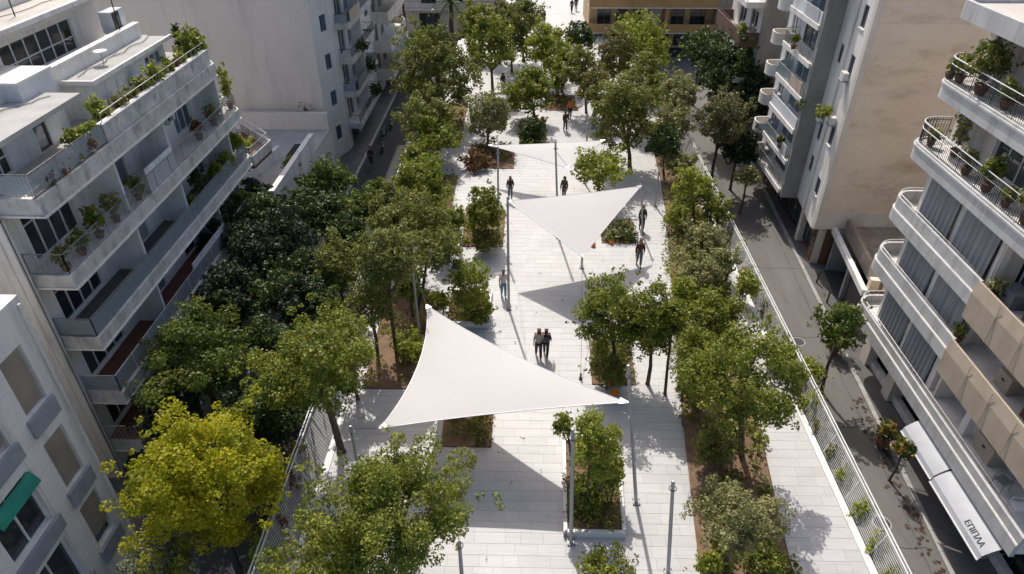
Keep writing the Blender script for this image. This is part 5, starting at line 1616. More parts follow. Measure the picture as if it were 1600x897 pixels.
for (x, y, z, r, h, ty, lab) in [
    (-8.95, 15.2, -1.2, .42, 2.4, 'dry', "dry brown climber at the bottom of the left fence"),
    (-8.95, 16.8, -1.2, .40, 2.6, 'dry', "withered climber in the middle of the near left fence"),
    (-8.95, 18.3, -1.0, .38, 2.2, 'rust', "half dry climber on the left fence by the slanting trunk"),
    (-8.9, 14.0, -1.0, .40, 2.0, 'lime', "green climber at the very bottom of the left fence"),
    (-8.9, 26.3, -1.0, .42, 2.0, 'olive', "grey climber on the left fence beside the left bed"),
    (-8.9, 34.5, -1.0, .42, 2.0, 'olive', "grey climber higher up on the left fence")]:
    plant(x + .02, y, z + .35, r * 1.3, h + .2, ty, lab, cat="climber", name="climbing_plant", group="climbers outside the left wire fence", dens=.2)

# low ground cover in the beds, one mass per bed
def cover(poly, n, name, types, zz=.06, seed=1, hmax=.5):
    rr = random.Random(seed); rs = np.random.RandomState(seed)
    xs = [p[0] for p in poly]; ys = [p[1] for p in poly]
    by = {t: [] for t in types}
    k = 0
    while k < n:
        x, y = rr.uniform(min(xs), max(xs)), rr.uniform(min(ys), max(ys))
        if not inside(poly, x, y) or edge_dist(poly, x, y) < .12: continue
        if mnoise.noise(Vector((x * .55, y * .55, seed))) < -.12 and rr.random() < .8:
            k += .3; continue
        k += 1
        r = rr.uniform(.10, .30) * (1 + hmax)
        t = rr.choices(types, weights=[3] + [1] * (len(types) - 1))[0]
        leaf = max(.07, .0042 * math.hypot(y, 20))
        by[t].append((x, y, zz + r * .55, r, .10 * r * r * 30 / leaf / leaf, rr.random()))
    for t, cl in by.items():
        if not cl: continue
        me = leaves_mesh(name, cl, max(.07, .0042 * math.hypot(cl[0][1], 20)), rs, LEAF[t]); LEAVES[0] += len(me.polygons)
        o = bpy.data.objects.new(name, me); COL.objects.link(o); o["kind"] = 'stuff'
cover(BEDS['left_bed'], 85, "ground_cover", ['lime', 'dry', 'brown'], seed=3)
cover(BEDS['left_bed_far'], 206, "ground_cover", ['green', 'brown', 'lime'], seed=4, hmax=.9)
cover(BEDS['left_bed_farthest'], 138, "ground_cover", ['brown', 'lime'], seed=5, hmax=.8)
cover([p for p in BEDS['right_bed']], 430, "ground_cover", ['green', 'olive', 'lime', 'dry', 'brown'], seed=6, hmax=.6)
cover([(7.0, 23), (11.0, 23), (11.9, 46), (9.9, 46)], 390, "ground_cover", ['olive', 'lime', 'green'], seed=16, hmax=1.3)
cover(BEDS['planter_a'], 170, "ground_cover", ['brown', 'dry', 'rust', 'green'], seed=7, hmax=.3)
cover(BEDS['planter_b'], 138, "ground_cover", ['green', 'lime', 'dry'], seed=8, zz=.25, hmax=.5)
cover(BEDS['planter_c'], 59, "ground_cover", ['lime', 'dry', 'green'], seed=9, zz=.2, hmax=.7)
cover(BEDS['planter_d'], 103, "ground_cover", ['green', 'dry', 'lime'], seed=10, hmax=.9)
cover(BEDS['planter_e'], 114, "ground_cover", ['dry', 'rust', 'green'], seed=11, hmax=.5)
cover(BEDS['planter_f'], 92, "ground_cover", ['brown', 'lime', 'green'], seed=12, hmax=.8)
cover(BEDS['planter_g'], 92, "ground_cover", ['dark', 'green'], seed=13, hmax=.9)
cover(BEDS['planter_h'], 92, "ground_cover", ['dark', 'green'], seed=14, hmax=1.2)
cover(BEDS['planter_i'], 92, "ground_cover", ['dry', 'rust', 'lime'], seed=15, hmax=.6)

print("LEAVES", LEAVES)

# ------------------------------------------------------------------ plants on balconies and terraces
BP = "plants on the balconies of the white building"
for (x, y, z, r, h, ty, lab, pot) in [
    (-17.3, 35.4, 11.3, .62, 1.6, 'green', "big clipped bush at the far corner of the white roof terrace", (.25, .35)),
    (-17.1, 36.1, 11.3, .45, 1.1, 'green', "smaller bush next to the big one at the terrace corner", (.2, .3)),
    (-18.05, 36.0, 11.2, .16, 2.2, 'dark2', "slim dark cypress on the white roof terrace", (.15, .25)),
    (-17.05, 38.0, 8.2, .34, 2.0, 'lime', "tall leggy plant at the far end of the balcony under the terrace", (.2, .35)),
    (-17.3, 36.6, 8.2, .5, 1.0, 'green', "leafy plant beside the tall leggy one on the balcony", (.2, .3)),
    (-17.25, 24.4, 11.35, .42, .9, 'green', "dark green plant spilling along the window of the near penthouse", None),
    (-17.2, 25.2, 11.35, .42, .8, 'lime', "lighter plant following the dark one by the near penthouse", None),
    (-16.85, 21.6, 11.2, .34, .6, 'dry', "dried red brown plant at the near corner of the roof terrace", None),
    (-16.85, 22.5, 11.2, .36, .7, 'dry', "second dried plant along the near terrace edge", None),
    (-16.85, 23.4, 11.2, .3, .5, 'rust', "small rusty plant along the near terrace edge", None),
    (-17.5, 26.7, 11.2, .35, 1.3, 'lime', "yellow green climber on a trellis between the two penthouses", (.16, .3)),
    (-17.08, 28.7, 11.79, .36, .7, 'brown', "greyish shrub in the terrace trough before the bluish penthouse", None),
    (-17.08, 29.6, 11.79, .38, .8, 'brown', "second greyish shrub in the trough before the bluish penthouse", None),
    (-17.08, 30.9, 11.79, .4, 1.0, 'lime', "bright plant in the trough below the air conditioner", None),
    (-17.08, 32.4, 11.79, .36, .8, 'green', "green plant in the middle of the long terrace trough", None),
    (-17.08, 33.7, 11.79, .34, .8, 'lime', "light plant in the far half of the terrace trough", None),
    (-17.3, 34.4, 11.25, .3, .6, 'rust', "rusty plant behind the far half of the terrace trough", (.2, .25)),
    (-17.08, 27.6, 11.79, .36, .7, 'rust', "rusty plant in the trough at the near end of the raised parapet", None),
    (-17.08, 26.4, 11.79, .34, .6, 'lime', "light plant at the near tip of the raised parapet trough", None),
    (-17.08, 30.2, 11.79, .34, .6, 'brown', "brown plant between the grey shrubs and the bright plant of the trough", None),
    (-17.08, 31.6, 11.79, .36, .7, 'olive', "grey plant past the bright one in the terrace trough", None),
    (-17.08, 33.0, 11.79, .34, .6, 'dry', "dry plant in the far half of the terrace trough", None),
    (-17.08, 35.0, 11.79, .36, .7, 'lime', "last bright plant of the trough before the clipped bushes", None),
    (-16.85, 24.3, 11.33, .36, .7, 'dry', "third dried plant along the near terrace edge", None),
    (-17.6, 36.6, 11.3, .6, 1.3, 'green', "second clipped bush behind the big one at the terrace corner", (.22, .3)),
    (-16.95, 26.6, 8.15, .34, .9, 'brown', "dry looking plant behind the first partition of the second balcony", (.18, .26)),
    (-17.0, 35.4, 8.15, .4, .9, 'olive', "grey bush on the balcony under the terrace bushes", (.2, .3)),
    (-17.0, 33.4, 8.15, .38, .8, 'dry', "dry bush on the far half of the balcony under the terrace", (.2, .3)),
    (-16.95, 30.8, 5.3, .3, .7, 'green', "small green plant behind the bluish screen of the third balcony", (.18, .26)),
    (-17.0, 37.6, 5.3, .5, 1.3, 'lime', "light bush at the far tip of the third balcony", (.2, .3)),
    (-16.95, 20.9, 8.15, .32, .8, 'rust', "brown plant at the near end of the second balcony", (.18, .26)),
    (-16.95, 22.0, 8.15, .34, .9, 'brown', "bushy plant on the second balcony by the French doors", (.18, .26)),
    (-16.95, 23.3, 8.15, .4, 1.2, 'green', "tall green plant on the second balcony past the French doors", (.18, .26)),
    (-16.95, 24.6, 8.15, .36, 1.1, 'olive', "grey plant on the second balcony before the partition", (.18, .26)),
    (-17.2, 32.3, 5.3, .42, 1.5, 'dark', "dark potted tree on the third balcony", (.2, .3)),
    (-16.95, 34.0, 5.3, .45, 1.0, 'green', "green plant drooping over the third balcony", (.2, .3)),
    (-16.95, 35.6, 5.3, .45, 1.0, 'lime', "bright plant near the far end of the third balcony", (.2, .3)),
    (-16.9, 36.4, 2.4, .45, 1.1, 'green', "green plant at the far end of the lowest visible balcony", (.2, .3)),
    (-17.6, 40.4, 4.2, .4, .9, 'lime', "plant on the tiled terrace of the low building", (.2, .3)),
    (-16.3, 43.4, 1.13, .5, 1.3, 'green', "bush on the flat roof beside the long parapet", (.25, .3)),
    ]:
    plant(x, y, z, r, h, ty, lab, pot, group=BP if x < -16.4 and y < 39 else None, dens=.13)
RP = "plants on the right balconies"
for (x, y, z, r, h, ty, lab, pot) in [
    (17.95, 27.0, 13.0, .75, 1.7, 'brown', "large olive coloured plant on the top right balcony", (.28, .38)),
    (17.85, 28.4, 13.0, .4, .8, 'lime', "low plant at the rounded end of the top right balcony", (.2, .3)),
    (18.0, 25.4, 13.0, .35, .7, 'lime', "small plant further along the top right balcony", (.22, .3)),
    (17.7, 28.9, 13.0, .25, .5, 'orange', "little flowering pot at the tip of the top right balcony", (.2, .25)),
    (18.2, 27.5, 10.15, .36, 1.7, 'olive', "climber on the wall of the second right balcony from the top", (.18, .3)),
    (17.75, 28.6, 10.15, .25, .5, 'lime', "hanging plant inside the rounded rail of the second right balcony", (.18, .3)),
    (17.75, 25.7, 10.15, .32, .8, 'olive', "grey potted plant behind the bars of the second right balcony", (.2, .3)),
    (17.75, 24.2, 10.15, .40, 1.1, 'green', "green potted plant behind the bars of the second right balcony", (.22, .3)),
    (17.75, 22.9, 10.15, .26, .6, 'lime', "small light potted plant behind the bars of the second right balcony", (.18, .25)),
    (17.75, 21.6, 10.15, .55, 1.2, 'olive', "round grey green shrub at the right edge, second balcony from the top", (.25, .35)),
    (17.75, 21.5, 7.0, .3, .6, 'olive', "dusty plant at the end of the white parapet", (.18, .25)),
    (17.85, 22.3, 4.2, .3, .7, 'brown', "dusty plant at the end of the lower white parapet", (.18, .25)),
    (16.9, 22.6, -2.39, .5, 1.3, 'orange', "flowering bush with yellow blossom beside the white awning", (.28, .4)),
    (17.2, 29.5, -2.39, .7, 1.3, 'green', "green shrub on the right pavement beyond the leaning tree", (.3, .3)),
    (17.62, 46.5, 9.4, .35, .8, 'green', "green plant on a high balcony of the beige tower", (.2, .25)),
    (17.98, 40.3, 6.9, .5, 1.0, 'lime', "plant hanging from a shelf on the grey side of the beige tower", None),
    (17.75, 43.3, 6.3, .28, .9, 'silver', "pale tuft on the concrete edge of the beige tower", None),
    (17.75, 45.2, 3.0, .32, .7, 'orange', "flowering pot on a low balcony of the beige tower", (.2, .25)),
    (17.7, 58.6, 6.8, .45, 1.1, 'lime', "bright plant on the balcony above the biggest dark tree", (.2, .3)),
    ]:
    plant(x, y, z, r, h, ty, lab, pot, group=RP)
for i, (x, y, z, r, h, ty, lab) in enumerate([
    (-17.9, 53.75, -2.2, .75, 4.6, 'olive2', "ivy growing up the blank end wall at the upper left"),
    (-14.1, 59.5, 5.3, .6, 1.2, 'dark', "dark plant on a street balcony of the tall left building"),
    (-14.3, 62.5, 2.5, .7, 1.4, 'dark', "second dark plant lower on the tall left building"),
    (-14.4, 64.4, -.2, .7, 1.2, 'dark', "lowest dark plant on the tall left building"),
    ]):
    plant(x, y, z, r, h, ty, lab, None, dens=.12)

# ------------------------------------------------------------------ people
def skinned(verts, edges, name, mat, parent, sub=1):
    me = bpy.data.meshes.new("tmp")
    me.from_pydata([v[:3] for v in verts], edges, [])
    ob = bpy.data.objects.new("tmp", me); COL.objects.link(ob)
    ob.modifiers.new("s", 'SKIN')
    for i, v in enumerate(verts):
        sv = me.skin_vertices[0].data[i]
        r = v[3]
        sv.radius = r if isinstance(r, tuple) else (r, r)
        sv.use_root = (i == 0)
    if sub:
        m = ob.modifiers.new("ss", 'SUBSURF'); m.levels = sub
    dg = bpy.context.evaluated_depsgraph_get()
    m2 = bpy.data.meshes.new_from_object(ob.evaluated_get(dg))
    bpy.data.objects.remove(ob); bpy.data.meshes.remove(me)
    m2.name = name
    m2.materials.clear(); m2.materials.append(MT[mat])
    m2.polygons.foreach_set("use_smooth", [True] * len(m2.polygons))
    o = bpy.data.objects.new(name, m2); COL.objects.link(o); o.parent = parent
    return o

def person(x, y, z, head, lab, top='black_cloth', legs='black_cloth', hair='hair_dark', shoes='black_cloth', stride=.6, h=1.72, long_hair=False,
           skirt=False, arm_in=0.0, sit=False, group="people walking on the plaza", coat=False):
    root = thing("person", lab, "person", (x, y, z), group)
    root.rotation_euler = (0, 0, head)
    k = h / 1.72
    root.scale = (k, k, k)
    s = stride
    dz = -.42 if sit else 0
    hip = .92 + dz
    def leg(sx, f):
        if sit:
            return [(sx * .09, 0, hip - .04), (sx * .13, .42, hip - .03), (sx * .13, .44, .09), (sx * .13, .58, .04)]
        return [(sx * .09, 0, hip - .04), (sx * .095, .10 * s + .14 * f * s, .49), (sx * .09, .36 * f * s - .02, .09 + (.07 * s if f < 0 else 0)), (sx * .095, .36 * f * s + .14, .035 + (.02 * s if f < 0 else 0))]
    def arm(sx, f):
        return [(sx * .17, .0, 1.41 + dz), (sx * .225, .05 * f * s, 1.14 + dz), (sx * (.235 - arm_in), .10 + .20 * f * s, .91 + dz + .05 * s), (sx * (.235 - arm_in), .115 + .23 * f * s, .83 + dz + .05 * s)]
    V = [(0, 0, hip, (.125, .09))]; E = []
    def chain(start, pts, rad):
        p = start
        for q, r in zip(pts, rad):
            V.append((*q, r)); E.append((p, len(V) - 1)); p = len(V) - 1
        return p
    ch = chain(0, [(0, .01, 1.13 + dz), (0, -.005, 1.33 + dz), (0, -.005, 1.43 + dz)], [(.115, .08), (.145, .095), (.07, .06)])
    nk = chain(ch, [(0, .0, 1.50 + dz), (0, .015, 1.56 + dz), (0, .012, 1.64 + dz), (0, .0, 1.70 + dz)], [.052, (.068, .082), (.078, .098), (.045, .055)])
    for sx, f in ((-1, 1), (1, -1)):
        chain(0, leg(sx, f), [.082, .056, .037, .03])
        e = chain(ch, arm(sx, -f), [.05, .040, .027, .030])
        w = V[e][:3]
        for i in range(4):                                   # four fingers, unequal and a little curled
            L = (.07, .08, .075, .06)[i]; o = (i - 1.5) * .02
            chain(e, [(w[0], w[1] + o + .012, w[2] - .055), (w[0] - sx * .012, w[1] + o + .018, w[2] - .055 - L * .55), (w[0] - sx * .03, w[1] + o + .018, w[2] - .05 - L * .85)], [.010, .009, .007])
        chain(e, [(w[0] - sx * .02, w[1] + .045, w[2] - .025), (w[0] - sx * .03, w[1] + .055, w[2] - .06)], [.011, .008])
    chain(len(V) - 1 if False else nk - 2, [(0, .105, 1.575 + dz)], [.014])       # nose
    skinned(V, E, "body", 'skin', root, 1)
    # jacket or shirt over torso and arms
    V, E = [(0, .0, 1.32 + dz, (.178, .128))], []
    c0 = chain(0, [(0, -.003, 1.43 + dz)], [(.125, .088)])
    low = .60 if coat else .95
    chain(0, [(0, .008, 1.12 + dz), (0, 0, low + dz)] if not coat else [(0, .008, 1.12 + dz), (0, 0, .90 + dz), (0, .0, low + dz)], [(.158, .122), (.172, .135)] if not coat else [(.16, .125), (.18, .145), (.20, .165)])
    for sx, f in ((-1, 1), (1, -1)):
        a_ = arm(sx, -f)
        n_ = 3 if top != 'white_cloth' and top != 'grey_cloth' else 2
        chain(c0, a_[:n_], [.078, .066, .050][:n_])
    skinned(V, E, "jacket" if coat or top in ('black_cloth', 'maroon_cloth') else "shirt", top, root, 1)
    V, E = [(0, 0, hip + .02, (.137, .10))], []
    if skirt:
        chain(0, [(0, .01, hip - .2), (0, .02, hip - .42)], [(.15, .13), (.19, .16)])
    for sx, f in ((-1, 1), (1, -1)):
        chain(0, leg(sx, f)[:3], [.108, .082, .064])
    skinned(V, E, "trousers", legs, root, 1)
    for sx, f in ((-1, 1), (1, -1)):
        q = leg(sx, f)
        a_, b_ = q[2], q[3]
        skinned([(a_[0], a_[1] - .03, a_[2] - .035, .045), (b_[0], b_[1] - .02, b_[2], (.048, .034)), (b_[0], b_[1] + .06, b_[2] - .005, (.04, .025))], [(0, 1), (1, 2)], "shoe", shoes, root, 1)
    hv = [(0, -.025, 1.635 + dz, (.094, .108)), (0, -.012, 1.715 + dz, (.06, .07))]
    he = [(0, 1)]
    if long_hair:
        hv += [(0, -.075, 1.52 + dz, (.085, .05)), (0, -.10, 1.36 + dz, (.075, .035))]; he += [(0, 2), (2, 3)]
    else:
        hv += [(0, -.06, 1.57 + dz, (.07, .045))]; he += [(0, 2)]
    skinned(hv, he, "hair", hair, root, 1)
    return root

def backpack(x, y, z, head, lab, mat):
    b = thing("backpack", lab, "backpack", (x, y, z))
    b.rotation_euler = (0, 0, head)
    skinned([(0, 0, .02, (.14, .08)), (0, 0, .2, (.16, .10)), (0, 0, .38, (.13, .07))], [(0, 1), (1, 2)], "pack", mat, b, 1)
    skinned([(0, -.09, .1, (.09, .04)), (0, -.09, .2, (.09, .04))], [(0, 1)], "front_pocket", mat, b, 1)
    for sx in (-1, 1):
        mb = MB().tube([(sx * .09, .06, .40), (sx * .11, .16, .42), (sx * .12, .22, .25), (sx * .10, .1, .05)], .016, 5)
        mb.v = [(v[0] + x, v[1] + y, v[2] + z) for v in mb.v]
        mb.build("strap", mat, b)
    return b

person(-1.12, 31.0, 0, R(190), "woman with long dark hair, white top and light blue jeans by the pole", 'white_cloth', 'denim', long_hair=True, stride=.35, h=1.70)
person(.76, 25.86, 0, R(4), "walker in a light grey shirt, dark leggings and red shoes, left of the pair", 'grey_cloth', 'black_cloth', 'hair_red', 'shoe_red', stride=.7, h=1.76)
person(1.12, 25.98, 0, R(-6), "walker in black with a grey backpack, right of the pair", 'black_cloth', 'black_cloth', 'hair_dark', 'shoe_red', stride=.7, h=1.66)
backpack(1.16, 25.80, .98, R(-6), "grey backpack worn by the right walker of the pair", 'bag_grey')
person(6.81, 34.4, 0, R(176), "person in a dark maroon jacket walking alone on the right", 'maroon_cloth', 'slate_blue', 'hair_red', stride=.5, h=1.8)
person(7.55, 38.7, 0, R(178), "person in black with bright orange red hair under the right sail tip", 'black_cloth', 'black_cloth', 'hair_red', stride=.5, h=1.72)
person(-1.02, 42.9, 0, R(8), "person in black jacket standing left of the middle sail", 'black_cloth', 'slate_blue', 'hair_red', stride=.3, h=1.7)
person(2.72, 42.9, 0, R(160), "person in a brown coat half hidden by the middle sail", 'brown_cloth', 'grey_cloth', 'hair_dark', stride=.3, h=1.68, coat=True)
person(-2.26, 65.9, 0, R(10), "far person in black beside the straight trunked tree", 'black_cloth', 'black_cloth', stride=.4)
person(3.36, 55.6, 0, R(200), "far person in black in the tree shade above the far sail", 'black_cloth', 'black_cloth', stride=.2)
person(3.9, 58.6, 0, R(170), "far person in an orange top in the upper plaza", 'orange', 'black_cloth', stride=.4)
person(5.85, 56.3, 0, R(120), "far person in dark clothes at the right of the upper plaza", 'black_cloth', 'denim', stride=.4)
person(2.2, 92, 0, R(20), "person in black pushing along the open paving at the very top", 'black_cloth', 'black_cloth', stride=.5)
person(6.1, 98.6, 0, R(160), "left of the two dark figures at the top edge", 'black_cloth', 'black_cloth', stride=.4)
person(6.75, 99.8, 0, R(180), "right of the two dark figures at the top edge", 'black_cloth', 'black_cloth', stride=.5, h=1.85)
person(-13.05, 53.4, ZS + .12, R(185), "person in dark clothes walking on the shaded left pavement", 'black_cloth', 'black_cloth', stride=.5)

# ------------------------------------------------------------------ small things: orange cushions, motorbikes, wall lamp
def pouf(x, y, r, h, lab):
    p = thing("floor_cushion", lab, "cushion", (x, y, 0), "orange cushions on the paving")
    MB().lathe((x, y, 0), [(r * .75, .0), (r * .98, h * .22), (r, h * .5), (r * .86, h * .82), (r * .4, h)], 14).build("cover", 'orange', p, smooth=True)
    mb = MB()
    for k in range(6):
        a_ = math.pi * 2 * k / 6
        mb.tube([(x + r * .77 * math.cos(a_), y + r * .77 * math.sin(a_), .02), (x + r * 1.01 * math.cos(a_), y + r * 1.01 * math.sin(a_), h * .5), (x + r * .4 * math.cos(a_), y + r * .4 * math.sin(a_), h * 1.0)], .008, 3)
    mb.build("piping", 'terracotta', p)
pouf(4.25, 23.35, .21, .22, "larger orange cushion beside the tall pole at the front sail")
pouf(4.02, 23.95, .14, .28, "smaller orange cushion behind the larger one near the tall pole")
pouf(4.28, 36.6, .16, .3, "orange cushion just right of the middle sail edge")
pouf(5.45, 36.9, .14, .26, "orange cushion in front of the shaded planter by the middle sail")
pouf(1.5, 58.2, .15, .3, "orange cushion near the dense round tree")

def motorbike(x, y, z, head, lab):
    m = thing("motorbike", lab, "motorbike", (x, y, z), "motorbikes parked in the dark left street")
    def put(mb, nm, mat):
        c, s_ = math.cos(head), math.sin(head)
        mb.v = [(x + v[0] * c - v[1] * s_, y + v[0] * s_ + v[1] * c, z + v[2]) for v in mb.v]
        return mb.build(nm, mat, m)
    for yy in (-.62, .62):
        w = MB(); pts = []
        for i in range(17):
            t = 2 * math.pi * i / 16; pts.append((0, yy + .25 * math.cos(t), .29 + .25 * math.sin(t)))
        w.tube(pts, .05, 6, cap=False)
        for i in range(6):
            t = math.pi * i / 3; w.tube([(0, yy, .29), (0, yy + .24 * math.cos(t), .29 + .24 * math.sin(t))], .012, 4)
        put(w, "wheel", 'dark_metal')
    put(MB().tube([(0, .62, .30), (0, .42, .72), (0, .36, .98)], [.035, .04, .04], 6), "fork", 'steel')
    put(MB().tube([(-.32, .30, 1.02), (0, .38, 1.0), (.32, .30, 1.02)], .018, 5), "handlebar", 'dark_metal')
    put(MB().tube([(0, .40, .62), (0, .12, .38), (0, -.28, .36), (0, -.60, .60)], [.11, .14, .17, .10], 8), "fairing", 'slate_blue')
    put(MB().tube([(0, .08, .74), (0, -.25, .76), (0, -.66, .82)], [.08, .13, .09], 8), "saddle", 'dark_metal')
    put(MB().tube([(0, .44, .84), (0, .53, .84)], [.07, .08], 8), "headlight", 'white_metal')
    return m
motorbike(-12.75, 57.0, ZS, R(6), "motorbike parked at the kerb of the dark left street")
motorbike(-13.2, 60.0, ZS, R(-4), "second motorbike further along the dark left street")
motorbike(-12.9, 62.6, ZS, R(3), "farthest motorbike in the dark left street")

def street_lamp(x, y, z, h, lab):
    l = thing("street_lamp", lab, "street lamp", (x, y, z))
    MB().tube([(x, y, z), (x, y, z + .5), (x, y, z + h)], [.09, .05, .04], 8).build("post", 'dark_metal', l)
    MB().lathe((x, y, z + h), [(.05, 0), (.17, .12), (.22, .30), (.15, .46), (.04, .5)], 12).build("globe", 'white_metal', l, smooth=True)
street_lamp(-11.6, 88.5, ZS, 4.6, "globe street lamp near the far palm")
# bollards along the kerb of the right street and leaf litter in the gutter
for i, y in enumerate((32.2, 34.2, 36.4)):
    b = thing("bollard", ("nearest bollard on the right kerb by the garage drive", "middle bollard on the right kerb by the garage drive", "farthest bollard on the right kerb by the garage drive")[i], "bollard", (kx(y) + .5, y, ZS + .11), "bollards by the garage")
    MB().tube([(kx(y) + .5, y, ZS + .11), (kx(y) + .5, y, ZS + .9)], [.06, .05], 8).build("post", 'rust', b)
    MB().lathe((kx(y) + .5, y, ZS + .9), [(.055, 0), (.07, .03), (.04, .09)], 8).build("head", 'dark_metal', b)
rs_ = np.random.RandomState(8)
lit = []
for i in range(130):
    y = rs_.uniform(14, 26)
    lit.append((kx(y) - .1 - abs(rs_.normal()) * .3, y, ZS + .03, .09, 14, rs_.rand()))
me = leaves_mesh("leaf_litter", lit, .065, rs_, LEAF['litter'], up=2.0)
co = np.empty(len(me.vertices) * 3, np.float32); me.vertices.foreach_get("co", co); co = co.reshape(-1, 3)
co[:, 2] = ZS + .012 + np.abs(co[:, 2] - ZS) * .25; me.vertices.foreach_set("co", co.ravel())
o = bpy.data.objects.new("leaf_litter", me); COL.objects.link(o); o["kind"] = 'stuff'
lit = []
for i in range(700):
    x, y = rs_.uniform(-7.8, 12.2), rs_.uniform(12, 60)
    near = min(min(edge_dist(p, x, y) for p in BEDS.values()), 3)
    if rs_.rand() < .12 + .8 * math.exp(-near * 2.2): lit.append((x, y, .02, .16, 3, rs_.rand()))
me = leaves_mesh("fallen_leaves", lit, .085, rs_, LEAF['dry'], up=2.0)
co = np.empty(len(me.vertices) * 3, np.float32); me.vertices.foreach_get("co", co); co = co.reshape(-1, 3)
co[:, 2] = .006 + np.abs(co[:, 2]) * .12; me.vertices.foreach_set("co", co.ravel())
o = bpy.data.objects.new("fallen_leaves", me); COL.objects.link(o); o["kind"] = 'stuff'

# ------------------------------------------------------------------ a parked car far up the dark street, plastic chairs and boxes on the right balconies
def car(x, y, z, head, lab):
    c = thing("parked_car", lab, "car", (x, y, z))
    cs, sn = math.cos(head), math.sin(head)
    def put(mb, nm, mat, par=None, **k):
        mb.v = [(x + v[0] * cs - v[1] * sn, y + v[0] * sn + v[1] * cs, z + v[2]) for v in mb.v]
        return mb.build(nm, mat, par or c, **k)
    def loft(secs):
        mb = MB(); n = len(secs[0][1])
        for (yy, ring) in secs: mb.v += [(p[0], yy, p[1]) for p in ring]
        for i in range(len(secs) - 1):
            for k in range(n):
                k2 = (k + 1) % n
                mb.f.append((i * n + k, i * n + k2, (i + 1) * n + k2, (i + 1) * n + k))
        mb.f.append(tuple(range(n))[::-1]); mb.f.append(tuple((len(secs) - 1) * n + k for k in range(n)))
        return mb
    def ring(w, z0, z1): return [(-w * .93, z0), (w * .93, z0), (w, (z0 + z1) / 2), (w * .92, z1), (-w * .92, z1), (-w, (z0 + z1) / 2)]
    put(loft([(-2.05, ring(.70, .42, .72)), (-1.9, ring(.82, .28, .84)), (-.9, ring(.86, .24, .90)), (.9, ring(.86, .24, .88)), (1.75, ring(.82, .26, .74)), (2.02, ring(.68, .36, .62))]), "body", 'white_metal')
    put(loft([(-1.75, ring(.68, .86, .92)), (-1.2, ring(.66, .86, 1.40)), (.2, ring(.66, .86, 1.44)), (1.0, ring(.68, .84, .90))]), "cabin_glass", 'glass')
    put(loft([(-1.25, ring(.60, 1.39, 1.44)), (-.5, ring(.62, 1.42, 1.48)), (.22, ring(.60, 1.42, 1.47))]), "roof", 'white_metal')
    for sx in (-1, 1):
        for yy in (-1.28, 1.3):
            w = MB().tube([(sx * .68, yy, .31), (sx * .87, yy, .31)], .31, 16)
            t = put(w, "wheel", 'dark_metal')
            put(MB().tube([(sx * .872, yy, .31), (sx * .885, yy, .31)], .18, 10), "rim", 'steel', t)
        put(MB().box(sx * .45, sx * .68, 1.90, 1.99, .52, .64), "headlight", 'awning_white')
        put(MB().box(sx * .45, sx * .70, -2.06, -1.98, .58, .74), "tail_light", 'shoe_red')
        put(MB().box(sx * .86, sx * 1.0, .55, .68, .88, 1.0), "mirror", 'white_metal')
    return c
car(-12.7, 78.5, ZS, R(2), "white car parked far up the dark left street")

def chair(x, y, z, head, mat, lab):
    c = thing("chair", lab, "chair", (x, y, z))
    cs, sn = math.cos(head), math.sin(head)
    def put(mb, nm):
        mb.v = [(x + v[0] * cs - v[1] * sn, y + v[0] * sn + v[1] * cs, z + v[2]) for v in mb.v]
        mb.build(nm, mat, c)
    put(MB().box(-.22, .22, -.22, .22, .42, .46), "seat")
    put(MB().tube([(-.2, -.22, .46), (-.2, -.3, .86), (.2, -.3, .86), (.2, -.22, .46)], .022, 6), "back_frame")
    put(MB().box(-.18, .18, -.29, -.27, .56, .82), "backrest")
    for sx in (-1, 1):
        for sy in (-1, 1):
            put(MB().tube([(sx * .2, sy * .2, .42), (sx * .23, sy * .24, 0)], .02, 5), "leg")
        put(MB().tube([(sx * .22, -.26, .66), (sx * .24, .18, .64), (sx * .23, .22, .44)], .018, 5), "armrest")
chair(18.0, 16.2, 1.06, R(80), 'white_metal', "white chair on the lowest right balcony above the awning")
chair(18.1, 17.4, 1.06, R(110), 'grey_metal', "grey chair next to the white one on the lowest right balcony")
chair(18.3, 25.0, 12.96, R(60), 'wood', "brown chair on the top right balcony")
def crate(x, y, z, w, d, h, mat, lab):
    c = thing("storage_box", lab, "box", (x, y, z))
    MB().box(x - w / 2, x + w / 2, y - d / 2, y + d / 2, z + .004, z + h).build("box", mat, c)
    MB().box(x - w / 2 - .02, x + w / 2 + .02, y - d / 2 - .02, y + d / 2 + .02, z + h + .001, z + h + .05).build("lid", mat, c)
    MB().box(x - w / 2 - .03, x - w / 2 - .001, y - .08, y + .08, z + h * .6, z + h * .7).build("handle", 'dark_metal', c)
crate(18.3, 21.2, 6.93, .7, .9, .6, 'slate_blue', "blue grey storage box at the open balcony behind the upper beige canvas")
crate(18.4, 20.0, 6.93, .5, .5, .8, 'wood', "wooden cupboard behind the upper beige canvas")
crate(18.4, 19.6, 4.11, .6, .8, .7, 'canvas', "tan storage box behind the lower beige canvas")
crate(18.3, 17.9, 4.11, .5, .6, 1.0, 'wood', "wooden cupboard behind the lower beige canvas")
crate(18.5, 19.0, 1.06, .6, 1.1, .8, 'canvas', "tan cupboard on the lowest right balcony")

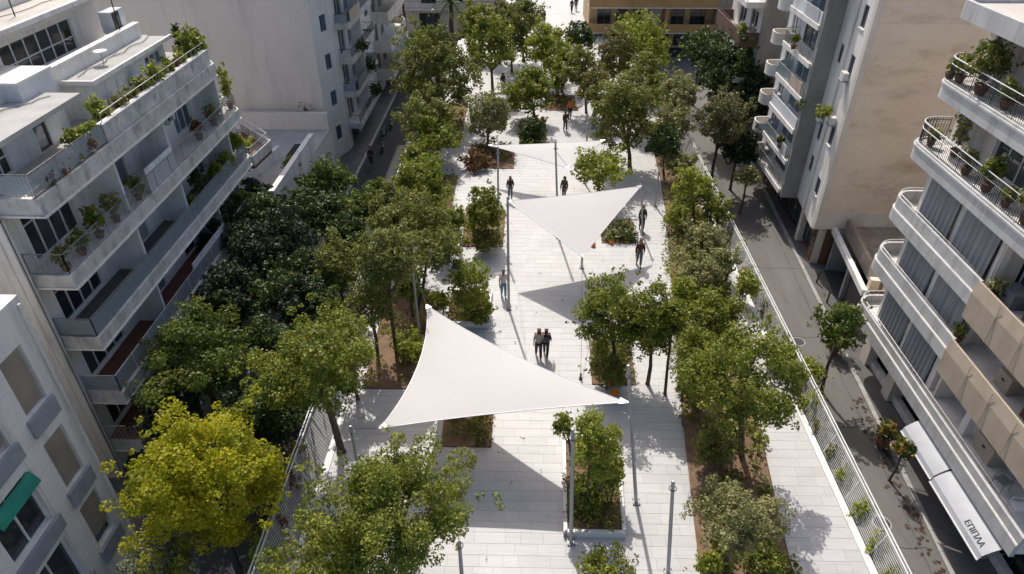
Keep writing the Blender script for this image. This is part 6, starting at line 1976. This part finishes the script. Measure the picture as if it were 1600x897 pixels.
# roof clutter on the white building
def water_heater(x, y, z, lab):
    w = thing("solar_heater", lab, "solar heater", (x, y, z))
    MB().tube([(x - .6, y, z + 1.15), (x + .6, y, z + 1.15)], .24, 12).build("tank", 'white_metal', w)
    p = MB(); n = 0
    p.v = [(x - .55, y - .95, z + .25), (x + .55, y - .95, z + .25), (x + .55, y - .1, z + .95), (x - .55, y - .1, z + .95),
           (x - .55, y - .90, z + .19), (x + .55, y - .90, z + .19), (x + .55, y - .05, z + .89), (x - .55, y - .05, z + .89)]
    p.f = [(0, 1, 2, 3), (7, 6, 5, 4), (0, 4, 5, 1), (1, 5, 6, 2), (2, 6, 7, 3), (3, 7, 4, 0)]
    p.build("panel", 'glass', w)
    for sx in (-.5, .5):
        MB().tube([(x + sx, y - .9, z + .25), (x + sx, y - .9, z)], .02, 4).build("leg", 'steel', w)
        MB().tube([(x + sx, y, z + .95), (x + sx, y, z)], .02, 4).build("leg", 'steel', w)
water_heater(-24.4, 33.5, 14.9, "solar water heater on the pale upper roof at the top left")
for i, (x0, y0, x1, y1, z) in enumerate([(-23.0, 25.0, -22.2, 35.8, 14.93), (-19.2, 28.6, -19.0, 35.2, 12.90), (-21.0, 21.2, -18.6, 25.9, 13.02)]):
    c = MB(); pts = []
    for k in range(13):
        t = k / 12; pts.append((x0 + (x1 - x0) * t + .12 * math.sin(k * 1.9 + i), y0 + (y1 - y0) * t, z))
    c.tube(pts, .018, 4)
    tag(c.build("roof_cable", 'dark_metal'), ("dark cable lying across the pale upper roof", "dark cable lying on the bluish penthouse roof", "dark cable lying on the near penthouse roof")[i], "cable")
d = thing("satellite_dish", "small dish on the bluish penthouse roof", "dish", (-19.0, 30.6, 12.85))
MB().tube([(-19.0, 30.6, 12.85), (-19.0, 30.6, 13.35)], .025, 6).build("mast", 'steel', d)
MB().lathe((-19.0, 30.6, 13.35), [(.03, -.02), (.18, .02), (.30, .10), (.31, .11), (.18, .05), (.03, .01)], 14).build("reflector", 'white_metal', d, smooth=True)

for i, (x, y) in enumerate(((15.2, 18.4), (15.6, 30.5))):
    mh = thing("manhole_cover", ("round iron cover in the right street near the awning", "round iron cover in the right street near the garage drive")[i], "manhole cover", (x, y, ZS), "iron covers in the street")
    MB().lathe((x, y, ZS), [(.40, .001), (.40, .012), (.36, .014), (.02, .014)], 20).build("frame", 'kerb', mh)
    MB().lathe((x, y, ZS + .012), [(.33, .001), (.33, .012), (.02, .013)], 20).build("lid", 'dark_metal', mh)
cj = MB()
for y in (17.2, 23.9, 30.9, 38.2):
    p = [(13.95 + (kx(y) - 14.1) * t / 8, y + .05 * math.sin(t * 2.3 + y)) for t in range(9)]
    for q0_, q1_ in zip(p[:-1], p[1:]):
        cj.prism([q0_, (q1_[0], q1_[1]), (q1_[0], q1_[1] + .025), (q0_[0], q0_[1] + .025)], ZS + .0055, ZS + .0075)
cj.build("road_crack", 'asphalt_dark', kind='structure')
